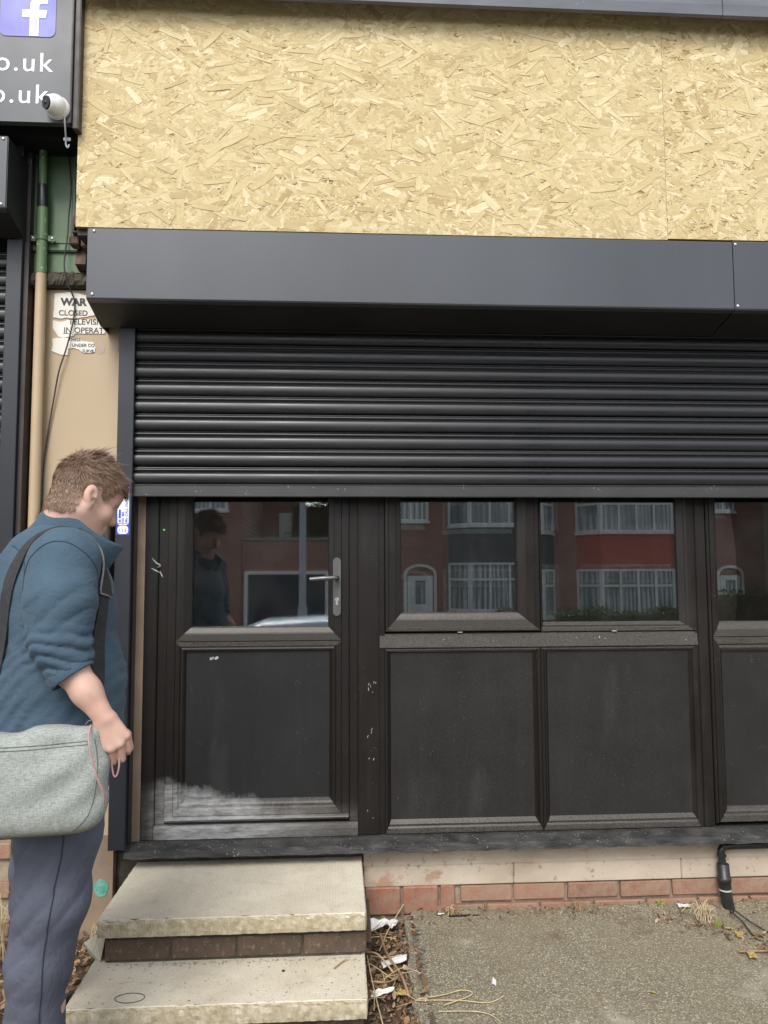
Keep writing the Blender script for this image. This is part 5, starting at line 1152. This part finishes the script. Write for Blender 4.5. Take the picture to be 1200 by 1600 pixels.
# --- fleece
J = SDF()
J.add(ell((-.800, -1.02, 1.19), (.160, .208, .20), BR)); J.add(ell((-.787, -1.015, .98), (.176, .206, .22), BR), .06); J.add(ell((-.787, -1.015, .84), (.165, .20, .14), BR), .05)
J.add(ell((-.838, -1.035, 1.27), (.115, .180, .135), BR), .05); J.add(cone((-.895, -.875, 1.325), (-.722, -1.172, 1.322), .070, .072), .05)
J.add(cone((-.795, -1.03, 1.35), (-.785, -1.03, 1.395), .092, .070), .05)
J.add(cone((-.717, -1.185, 1.318), (-.713, -1.235, 1.21), .080, .084), .045); J.add(cone((-.713, -1.235, 1.21), (-.706, -1.252, 1.115), .084, .073), .03); J.add(cone((-.706, -1.252, 1.115), (-.66, -1.263, 1.005), .071, .054), .03)
J.chain([(-.89, -.875, 1.31), (-.93, -.82, 1.09), (-.88, -.775, .92)], [.078, .072, .055], .03)
adir = np.array([.128, -.012, -.18]); adir /= np.linalg.norm(adir); cuff = np.array([-.683, -1.26, 1.022])
def jdisp(P):
    x, y, z = P[:, 0], P[:, 1], P[:, 2]
    arm = np.clip(1-np.hypot(x+.70, y+1.25)/.13, 0, 1)**.6
    # bunched folds round the pushed-up sleeve: round ridges, sharp valleys
    xa = x+.70
    s1 = z+.16*xa+2.2*xa*xa+.007*np.sin(x*47+z*25)+.005*np.sin(y*63+1)
    w1 = np.clip((z-1.022)/.02, 0, 1)*np.clip((1.165-z)/.05, 0, 1)
    f1 = np.abs(np.sin(s1*math.pi/.0315+.9*np.sin(x*23+1)))**.8
    s2 = z-.75*xa+.010*np.sin(x*33+2); f2 = np.abs(np.sin(s2*math.pi/.062+1.2*np.sin(y*21)))**.7; w2 = np.exp(-((z-1.19)/.07)**2)
    d = arm*(-.0165*w1*(f1-.66)-.0085*w2*(f2-.6))
    tor = 1-arm
    s3 = z*.55+x*.9+.05*np.sin(z*9+y*5); d += tor*(-.0060*(np.abs(np.sin(s3*math.pi/.11))**.7*2-1)*np.exp(-((z-1.0)/.17)**2)-.002*np.sin((z*1.2-x)*2*math.pi/.05+3*np.sin(z*17))*np.exp(-((z-.95)/.14)**2))
    d += -.0018*np.sin(x*41+2*np.sin(z*23))*np.sin(z*37+2*np.sin(y*29))
    return d
J.disp = jdisp
J.cut.append(lambda P: .80-P[:, 2])
J.cut.append(lambda P: np.where((P[:, 2] < 1.10) & (P[:, 1] < -1.16) & (P[:, 0] > -.78), (P-cuff.astype(np.float32))@adir.astype(np.float32), -1.) if True else 0)
neckhole = cone((-.80, -1.03, 1.36), hl(-.01, 0, -.02), .066, .072)
J.sub.append((neckhole, .01))
def jcutfix(P):  # keep the torso whole where the cuff plane passes through it
    return J0(P)
g = G('blue_fleece', .95, 0, .25); c = g.mix(g.ramp(g.noise(7, 5), [(.35, 0.), (.7, 1.)]), (.048, .082, .115), (.062, .100, .136)); c = g.mix(g.ramp(g.noise(420, 2), [(.45, 0.), (.7, .35)]), c, (.085, .135, .18))
g.col(c); g.b.inputs['Sheen Weight'].default_value = .08; g.b.inputs['Sheen Roughness'].default_value = .4; g.bump(g.noise(16, 5, g.sc(g.co(), (1, 1, 1.6)), .6, .8), .5, .012); g.bump(g.noise(330, 4), .45, .0016); M['fleece'] = g.m
# sleeve and torso polygonised apart so that the cuff can be cut square
JS = SDF(); JS.p = J.p[:]; JS.disp = jdisp; JS.sub = J.sub
armf = lambda P: np.minimum(np.minimum(cone((-.713, -1.235, 1.21), (-.706, -1.252, 1.115), .084, .073)(P), cone((-.706, -1.252, 1.115), (-.66, -1.263, 1.005), .071, .054)(P)), 9)
TOR = SDF(); TOR.p = J.p[:6]; 
def jfinal(P):
    d = SDF.__call__(JS, P); pl = (P-cuff.astype(np.float32))@adir.astype(np.float32); t = TOR(P)
    inarm = (armf(P) < .03) & (t > .012)
    d = np.where(inarm, np.maximum(d, pl), d)
    wr = cone((-.712, -1.258, 1.10), (-.63, -1.266, .985), .0505, .0435)(P)
    d = np.where(inarm, np.maximum(d, -np.maximum(wr, -(pl+.02))), d)
    return np.maximum(d, .80-P[:, 2])
JF = SDF(); JF.p = [(jfinal, .01)]
Vj, Fj = JF.mesh((-1.08, -1.37, .78), (-.54, -.66, 1.47), .0046)
jacket = smooth_obj('fleece_jacket', Vj, Fj, M['fleece'], man)
# collar
m = MB(); n1 = 40; ths = np.linspace(.20, 2*math.pi-.20, n1)
def colp(th, v, o):
    c_, s_ = math.cos(th), math.sin(th); w = (1+c_)/2
    bc = np.array([-.772, -1.027, 0]); tc = np.array([-.744, -1.022, 0]); rb, rt = .092+.020*w, .078+.040*w**2
    zb, zt = 1.352-.055*c_, 1.419-.064*c_; flare = .010*max(0, (w-.8)/.2)
    p = (bc*(1-v)+tc*v)+(rb*(1-v)+rt*v+o+flare*v)*(c_*FW+.92*s_*LF); p[2] = zb*(1-v)+zt*v+.004*math.sin(3*th+2*v)
    return p
rows = [(0, .004), (.25, .005), (.55, .005), (.85, .005), (1., .003), (1.02, -.001), (.98, -.004), (.8, -.004), (.4, -.003), (0, -.003)]
v_ = [colp(t, a, o_) for t in ths for a, o_ in rows]; n_ = len(rows)
m.add(v_, [(i*n_+k, i*n_+(k+1) % n_, (i+1)*n_+(k+1) % n_, (i+1)*n_+k) for i in range(n1-1) for k in range(n_)], True); m.add(v_[:n_], [tuple(range(n_))]); m.add(v_[-n_:], [tuple(range(n_))[::-1]])
m.build('collar', M['fleece'], jacket)
def drape(sdf, pts, off, k=8, it=6):
    P = np.array(smooth_path(pts, k), np.float32)
    for _ in range(it):
        g_ = sdf.grad(P, .004); d = sdf(P); P = P-((d-off)[:, None]*g_).astype(np.float32)
    return P, sdf.grad(P, .006)
M['seam'] = wmat('seam_thread', (.020, .042, .065), (.026, .05, .075), 9, .9, 0)
def seam(pts, name, parent, sdf, mat, r=.0017):
    P, N = drape(sdf, pts, .0004); return MB().tube(list(P), r, 6).build(name, mat, parent)
seam([(-.91, -1.14, 1.385), (-.85, -1.17, 1.345), (-.81, -1.19, 1.31), (-.800, -1.21, 1.25), (-.80, -1.22, 1.18)], 'back_seam', jacket, JF, M['seam'])
seam([(-.80, -1.20, 1.27), (-.787, -1.22, 1.312), (-.745, -1.235, 1.347), (-.705, -1.235, 1.352), (-.672, -1.225, 1.332), (-.648, -1.20, 1.29), (-.64, -1.18, 1.24)], 'sleeve_seam', jacket, JF, M['seam'])
# cuff band
cd_, cc0 = adir, np.array([-.670, -1.261, 1.028]); ca_ = np.cross(cd_, [0, 1., 0]); ca_ /= np.linalg.norm(ca_); cb_ = np.cross(cd_, ca_); m = MB(); q = []; n1 = 36
prof = [(-.020, .0590), (-.012, .0600), (-.002, .0598), (.006, .0590), (.009, .0570), (.008, .0535), (-.010, .0520)]
for k in range(n1):
    a = 2*math.pi*k/n1
    for t_, r0 in prof: q.append(cc0+cd_*t_+(r0+.0012*math.sin(3*a+1))*(ca_*math.cos(a)+cb_*math.sin(a)))
npf = len(prof); m.add(q, [(k*npf+i, k*npf+i+1, ((k+1) % n1)*npf+i+1, ((k+1) % n1)*npf+i) for k in range(n1) for i in range(npf-1)], True); m.build('cuff', M['fleece'], jacket)
# --- trousers
T = SDF(); NL = [(-.728, -1.095, .80), (-.742, -1.110, .60), (-.757, -1.112, .42), (-.785, -1.105, .26), (-.80, -1.09, .08), (-.807, -1.075, -.125)]
T.chain(NL, [.118, .106, .093, .080, .071, .076], .03); T.chain([(-.822, -.93, .80), (-.845, -.89, .58), (-.868, -.85, .40), (-.91, -.745, .15), (-.945, -.665, -.10)], [.115, .102, .09, .080, .082], .03)
T.add(ell((-.785, -1.01, .83), (.150, .190, .13), BR), .05)
def tdisp(P):
    x, y, z = P[:, 0], P[:, 1], P[:, 2]
    nz = .5+.5*np.sin(x*13+2*np.sin(z*6.5)+1.3*np.sin(y*11))*np.sin(z*8.3+1.7*np.sin(x*9))
    s1 = z-1.1*(x+.75)+.02*np.sin(z*14+y*9); a1 = np.abs(np.sin(s1*math.pi/.075+.9*np.sin(z*7)))**.75
    s2 = z+.35*(x+.75)+.015*np.sin(x*27); a2 = np.abs(np.sin(s2*math.pi/.05+1.1*np.sin(y*17)))**.8
    low = np.exp(-((z+.03)/.13)**2); up = np.exp(-((z-.66)/.10)**2)
    return -.0065*nz*(a1-.6)*(1-low)-(.006*low+.003*up)*(a2-.6)
T.disp = tdisp; T.cut.append(lambda P: -.135-P[:, 2])
g = G('slate_blue_cotton', .85, 0, .3); c = g.mix(g.ramp(g.noise(5, 6), [(.35, 0.), (.7, 1.)]), (.074, .081, .112), (.100, .108, .143)); c = g.mix(g.ramp(g.noise(500, 2), [(.4, 0.), (.7, .3)]), c, (.11, .12, .15))
g.col(c); g.bump(g.noise(13, 6, g.sc(g.co(), (1.6, 1.6, 1), (0, R(35), 0)), .55, .5), .42, .020); g.bump(g.noise(420, 3), .3, .0008); M['cotton'] = g.m
Vt, Ft = T.mesh((-1.08, -1.25, -.16), (-.56, -.54, .98), .005)
tro = smooth_obj('trousers', Vt, Ft, M['cotton'], man)
M['tseam'] = wmat('dark_seam', (.025, .028, .042), (.032, .036, .052), 9, .9, 0)
seam([(-.69, -1.22, .66), (-.697, -1.22, .558), (-.714, -1.215, .479), (-.728, -1.21, .401), (-.741, -1.20, .307), (-.751, -1.18, .215), (-.757, -1.17, .12), (-.762, -1.15, -.10)], 'side_seam', tro, T, M['tseam'], .0018)
# --- shoes
M['shoe'] = wmat('black_shoe_leather', (.010, .010, .011), (.022, .021, .022), 9, .4, .2, 150); M['lace'] = wmat('red_lace', (.25, .03, .04), (.30, .05, .06), 9, .7, 0)
def shoe(heel, dirv, z):
    h_ = np.array([heel[0], heel[1], z]); d_ = np.array([dirv[0], dirv[1], 0])/math.hypot(*dirv[:2]); l_ = np.array([-d_[1], d_[0], 0]); S = SDF(); Rm = np.array([d_, l_, [0, 0, 1.]])
    P = lambda a, b, c: tuple(h_+d_*a+l_*b+np.array([0, 0, c]))
    S.add(ell(P(.03, 0, .045), (.045, .036, .05), Rm)); S.add(ell(P(.12, 0, .035), (.10, .040, .04), Rm), .03); S.add(ell(P(.215, .0, .032), (.062, .046, .035), Rm), .03); S.add(cone(P(.03, 0, .05), P(.025, 0, .12), .04, .042), .03)
    S.cut.append(lambda Q: (z+.008)-Q[:, 2])
    lo = np.minimum(np.array(P(-.05, 0, -.02)), np.array(P(.30, 0, 0)))-np.array([.08, .08, .02]); hi = np.maximum(np.array(P(-.05, 0, 0)), np.array(P(.30, 0, .17)))+np.array([.08, .08, .03])
    V, F = S.mesh(lo, hi, .005); o = smooth_obj('shoe', V, F, M['shoe'], man)
    so = MB(); q = [(-.016, -.028), (-.02, 0), (-.016, .028), (.06, .036), (.14, .038), (.22, .050), (.265, .036), (.285, 0), (.265, -.036), (.22, -.050), (.14, -.038), (.06, -.036)]
    so.prism([P(a, b, 0)[:2] for a, b in q], 'z', z-.012, z+.012); so.build('sole', M['blackplastic'], o)
    lc = MB()
    for i in range(4):
        a = .10+.025*i; zz = .082-.011*i; lc.tube([P(a, -.026, zz-.012), P(a+.006, 0, zz), P(a, .026, zz-.012)], .003, 6)
    lc.build('lace', M['lace'], o)
shoe((-.955, -.70), (.55, .83), -.165); shoe((-.83, -1.13), (.848, .53), -.185)
# --- hair
g = G('brown_hair', .5, 0, .4); at_ = g.n('ShaderNodeAttribute', attribute_name='tone'); g.col(g.ramp(at_.outputs['Fac'], [(0., (.065, .037, .022)), (.5, (.185, .112, .070)), (1., (.36, .24, .16))])); M['hair'] = g.m
loc = ((Vb-HC)/HS)@HR.T
fb = np.interp(loc[:, 0], [-.12, -.06, -.035, -.022, .005, .016, .030, .040, .060, .085, .11], [-.094, -.090, -.070, .012, .026, .010, -.004, .022, .046, .062, .07])
hm = (loc[:, 2] > fb) & (np.abs(loc[:, 0]) < .13) & (np.abs(loc[:, 1]) < .12) & (loc[:, 2] > -.105) & ~((np.abs(loc[:, 1]) > .064) & (np.abs(loc[:, 0]+.010) < .025) & (loc[:, 2] < .030) & (loc[:, 2] > -.06))
hf = Fb[hm[Fb].all(1)]; used = np.unique(hf); rem = -np.ones(len(Vb), int); rem[used] = np.arange(len(used))
Nb = B.grad(Vb[used].astype(np.float32), .004)
cap = Vb[used]+Nb*.0025; capF = rem[hf]
tri = cap[capF[:, :3]]; area = np.linalg.norm(np.cross(tri[:, 1]-tri[:, 0], tri[:, 2]-tri[:, 0]), axis=1); NS = 15000
fi = rng.choice(len(capF), NS, p=area/area.sum()); bw = rng.dirichlet((1, 1, 1), NS); P0 = (tri[fi]*bw[:, :, None]).sum(1); N0 = Nb[capF[fi, 0]]
l0 = ((P0-HC)/HS)@HR.T
top = np.clip((l0[:, 2]-.045)/.06, 0, 1); back = np.clip((-l0[:, 0]-.03)/.06, 0, 1); low = np.clip((.02-l0[:, 2])/.07, 0, 1); front = np.clip((l0[:, 0]-.03)/.05, 0, 1)
cw = np.stack([.95-.5*back, np.sign(l0[:, 1])*-.05+.15*np.sin(l0[:, 0]*60), -.65*(1-top)-.25*back+.12*top], 1)
cw += .20*rng.normal(size=(NS, 3)); cw += .30*np.stack([0*l0[:, 0], np.sin(l0[:, 2]*140+l0[:, 0]*90), np.sin(l0[:, 0]*120+2*np.sin(l0[:, 1]*90))], 1); cw += .35*np.stack([np.sin(l0[:, 1]*90+l0[:, 2]*60), np.cos(l0[:, 0]*80), np.sin(l0[:, 0]*70+l0[:, 1]*50)], 1)*top[:, None]
crown = np.exp(-(((l0[:, 0]+.035)/.035)**2+((l0[:, 1])/.045)**2))*(l0[:, 2] > .08)
dw = cw@HR; dw = dw-N0*(dw*N0).sum(1)[:, None]; dw /= np.linalg.norm(dw, axis=1)[:, None]+1e-9
clump = np.sin(l0[:, 0]*150+3*np.sin(l0[:, 2]*70))*np.sin(l0[:, 2]*130+l0[:, 1]*110+2*np.sin(l0[:, 0]*60))
ln = (.018+.022*top+.006*front*top-.006*low-.003*back)*rng.uniform(.7, 1.3, NS); ln = (ln*.88+crown*.014)*(1+.2*clump)*np.where(rng.random(NS) < .04, 1.5, 1)
lift = (.16+.12*rng.random(NS)+.34*top*rng.random(NS)**2+.70*crown*rng.random(NS))[:, None]
d1 = dw+N0*lift; d1 /= np.linalg.norm(d1, axis=1)[:, None]
curl = np.cross(dw, N0)*(rng.normal(size=(NS, 1))*(.35+.5*top[:, None]))+np.array([0, 0, -.25])
P1 = P0-N0*.0004; P2 = P1+d1*(ln*.5)[:, None]; d2 = d1+curl*.6; d2 /= np.linalg.norm(d2, axis=1)[:, None]; P3 = P2+d2*(ln*.5)[:, None]
wd = np.cross(d1, N0+.4*rng.normal(size=(NS, 3))); wd /= np.linalg.norm(wd, axis=1)[:, None]; wv = wd*(.0008*rng.uniform(.7, 1.3, (NS, 1)))
SV = np.stack([P1-wv, P1+wv, P2+wv*.9, P2-wv*.9, P3], 1).reshape(-1, 3); SF = []
for i in range(NS): b = 5*i; SF += [(b, b+1, b+2, b+3), (b+3, b+2, b+4)]
nc = len(cap); allF = capF.tolist()+[tuple(nc+k for k in f) for f in SF]
me = bpy.data.meshes.new('hair'); me.from_pydata(np.concatenate([cap, SV]).tolist(), [], allF)
tn = np.clip(.46+.12*clump+.18*rng.normal(size=NS)+.12*low-.10*front, 0, 1); tones = np.concatenate([np.full(len(capF), .35), np.repeat(tn, 2)]).astype(np.float32)
me.attributes.new('tone', 'FLOAT', 'FACE').data.foreach_set('value', tones); me.polygons.foreach_set('use_smooth', [True]*len(me.polygons)); link('hair', me, M['hair'], man)
br = MB()
for s_ in (-1, 1): br.tube([hl(.089, s_*.014, .020), hl(.086, s_*.032, .024), hl(.074, s_*.048, .019)], [.003, .004, .002], 6)
br.build('eyebrows', M['hair'], man)

# ------------------------------------------------------------------ shoulder bag
bag = thing('shoulder_bag', 'grey woven shoulder bag hanging at the man\'s hip on a dark strap', 'bag', (-.78, -1.30, .64))
U = np.array([.985, .17, 0]); U /= np.linalg.norm(U); Nn = np.array([U[1], -U[0], 0]); BC = np.array([-.775, -1.302, .785]); BM = np.array([U, Nn, [0, 0, 1.]])
def bagf(P):
    q = (P-BC.astype(np.float32))@BM.T.astype(np.float32); u, n_, z = q[:, 0], q[:, 1], q[:, 2]
    zt = .126-.012*np.cos(u*9)-.010*np.clip((u-.13)/.07, 0, 1)**2+.004*np.sin(u*38)
    bulge = 1-.45*np.clip((z-.02)/.12, 0, 1)
    hw = .208-.016*np.clip((-z-.06)/.08, 0, 1)**2-.022*np.clip((z-.03)/.11, 0, 1)
    a = np.abs(u)/hw; b = np.abs(n_)/(.056*bulge*np.sqrt(np.clip(1.05-(a*.9)**6, .10, 1.))); c = np.where(z > 0, z/zt, -z/(.145-.008*np.cos(u*6)))
    d = ((np.clip(a, 0, 3)**7+np.clip(b, 0, 3)**3.4+np.clip(c, 0, 3)**6)**(1/6)-1)*.055
    fold = .0022*np.sin((z*1.0-u*.75)*2*math.pi/.10+1.5*np.sin(u*14))*np.exp(-((u-.10)/.10)**2)*np.clip((z+.10)/.05, 0, 1)+.0022*np.sin(z*75+u*11+2*np.sin(u*17))*np.clip((z-.05)/.05, 0, 1)
    return d+fold
BG = SDF(); BG.p = [(bagf, .01)]
Vg, Fg = BG.mesh(BC-np.array([.26, .16, .18]), BC+np.array([.26, .16, .18]), .005)
g = G('grey_heather_canvas', .9, 0, .25)
x_ = g.noise(300, 2, g.sc(g.co(), (.25, 1, 2.2))); y_ = g.noise(300, 2, g.sc(g.co(), (2.2, 1, .25))); wv_ = g.math('ADD', g.math('MULTIPLY', x_, .6), g.math('MULTIPLY', y_, .4))
c = g.mix(g.ramp(wv_, [(.38, 0.), (.62, 1.)]), (.20, .22, .205), (.37, .39, .36)); c = g.mix(g.ramp(g.math('ADD', g.sep(g.co(), 2), g.math('MULTIPLY', g.noise(18, 4), .08)), [(.67, .55), (.74, 0.)]), c, (.13, .125, .085))
g.col(c); g.bump(wv_, .5, .0015); M['canvas'] = g.m
po = smooth_obj('pouch', Vg, Fg, M['canvas'], bag)
M['canvas_dark'] = wmat('dark_piping', (.10, .105, .095), (.14, .145, .13), 30, .9, .2, 200)
def bp(u, n_, z): return tuple(BC+BM.T@np.array([u, n_, z]))
for pts, nm in (([bp(u, .09, .088-.006*math.cos(u*9)) for u in np.linspace(-.20, .165, 12)], 'zip_seam'), ([bp(u, .09, .080-.006*math.cos(u*9)) for u in np.linspace(-.20, .165, 12)], 'zip_seam'), ([bp(.175, .05, .09), bp(.185, .05, .03), bp(.18, .05, -.04), bp(.165, .05, -.09), bp(.13, .04, -.125)], 'gusset_seam'), ([bp(-.2, .03, -.125), bp(-.1, .04, -.14), bp(0, .04, -.145), bp(.1, .04, -.135)], 'base_seam')):
    Q = np.array(smooth_path(pts, 5), np.float32); ts = np.linspace(.10, -.05, 151); hit = []
    for q in Q:
        q0 = q-Nn*((q-BC)@Nn); dl = BG(np.array([q0+Nn*t for t in ts], np.float32)); k = np.argmax(dl < 0)
        if dl.min() < 0: hit.append(q0+Nn*(ts[k]+.0006))
    MB().tube(hit, .0013, 6).build(nm, M['canvas_dark'], bag)
M['webbing'] = wmat('charcoal_webbing', (.022, .022, .024), (.034, .034, .037), 40, .85, .4, 400); M['greyedge'] = wmat('grey_binding', (.20, .20, .19), (.26, .26, .25), 30, .8, .2, 200)
def band(pts, w, th, off, sdf, name, mat, parent, k=6, taper=None):
    P, N = drape(sdf, pts, off, k, 5); m = MB(); q = []
    for _ in range(3): N[1:-1] = (N[:-2]+N[1:-1]+N[2:])/3; P[1:-1] = (P[:-2]+2*P[1:-1]+P[2:])/4
    n_ = len(P)
    for i in range(n_):
        t = P[min(i+1, n_-1)]-P[max(i-1, 0)]; t /= np.linalg.norm(t)+1e-9; nn = N[i]/np.linalg.norm(N[i]); s = np.cross(t, nn); s /= np.linalg.norm(s)+1e-9
        ww = w*(taper(i/(n_-1)) if taper else 1)
        q += [P[i]-s*ww/2, P[i]+s*ww/2, P[i]+s*ww/2+nn*th, P[i]-s*ww/2+nn*th]
    m.add(q, [(i*4+k_, i*4+(k_+1) % 4, (i+1)*4+(k_+1) % 4, (i+1)*4+k_) for i in range(n_-1) for k_ in range(4)], True); m.add(q[:4], [(3, 2, 1, 0)]); m.add(q[-4:], [(0, 1, 2, 3)])
    return m.build(name, mat, parent, False), P, N
SP = [(-1.0, -1.24, .88), (-.975, -1.22, .96), (-.935, -1.20, 1.06), (-.885, -1.20, 1.19), (-.850, -1.19, 1.29), (-.805, -1.16, 1.36), (-.755, -1.13, 1.40), (-.715, -1.10, 1.405), (-.690, -1.09, 1.37), (-.668, -1.10, 1.30), (-.652, -1.12, 1.22), (-.640, -1.14, 1.12), (-.630, -1.16, 1.0), (-.62, -1.19, .93)]
TS = SDF(); TS.p = J.p[:6]+[J.p[6]]
band(SP, .040, .003, .003, TS, 'strap', M['webbing'], bag)
band(SP[7:11], .062, .006, .007, TS, 'shoulder_pad', M['webbing'], bag, 8)
P, N = drape(TS, SP[7:11], .010, 8)
m = MB(); e1 = []; e2 = []
for i in range(len(P)):
    t = P[min(i+1, len(P)-1)]-P[max(i-1, 0)]; t /= np.linalg.norm(t)+1e-9; s = np.cross(t, N[i]); s /= np.linalg.norm(s); e1.append(P[i]-s*.031); e2.append(P[i]+s*.031)
m.tube(e1+e2[::-1], .0032, 6); m.build('pad_binding', M['greyedge'], bag)
M['cord'] = wmat('pink_cord', (.36, .20, .20), (.44, .27, .26), 60, .8, .3, 300)
MB().tube(smooth_path([(-.612, -1.285, .905), (-.598, -1.346, .885), (-.586, -1.348, .83), (-.575, -1.345, .79), (-.562, -1.335, .752), (-.566, -1.32, .722)], 6), .0026, 7).build('cord', M['cord'], bag)
MB().tube(smooth_path([(-.548, -1.262, .825), (-.546, -1.266, .80), (-.551, -1.266, .778), (-.557, -1.266, .775), (-.561, -1.266, .785), (-.565, -1.264, .805), (-.568, -1.26, .825)], 6), .0024, 7).build('cord', M['cord'], bag)
m = MB(); m.tube([tuple(np.array(bp(-.205, 0, .10))+.02*np.array([math.cos(a), 0, math.sin(a)])) for a in np.linspace(0, 2*math.pi, 20)], .003, 8); m.build('strap_ring', M['steel'], bag)
m = MB(); m.tube([tuple(np.array(bp(.165, 0, .115))+.016*np.array([math.cos(a), 0, math.sin(a)])) for a in np.linspace(0, 2*math.pi, 20)], .0025, 8); m.build('strap_ring', M['steel'], bag)
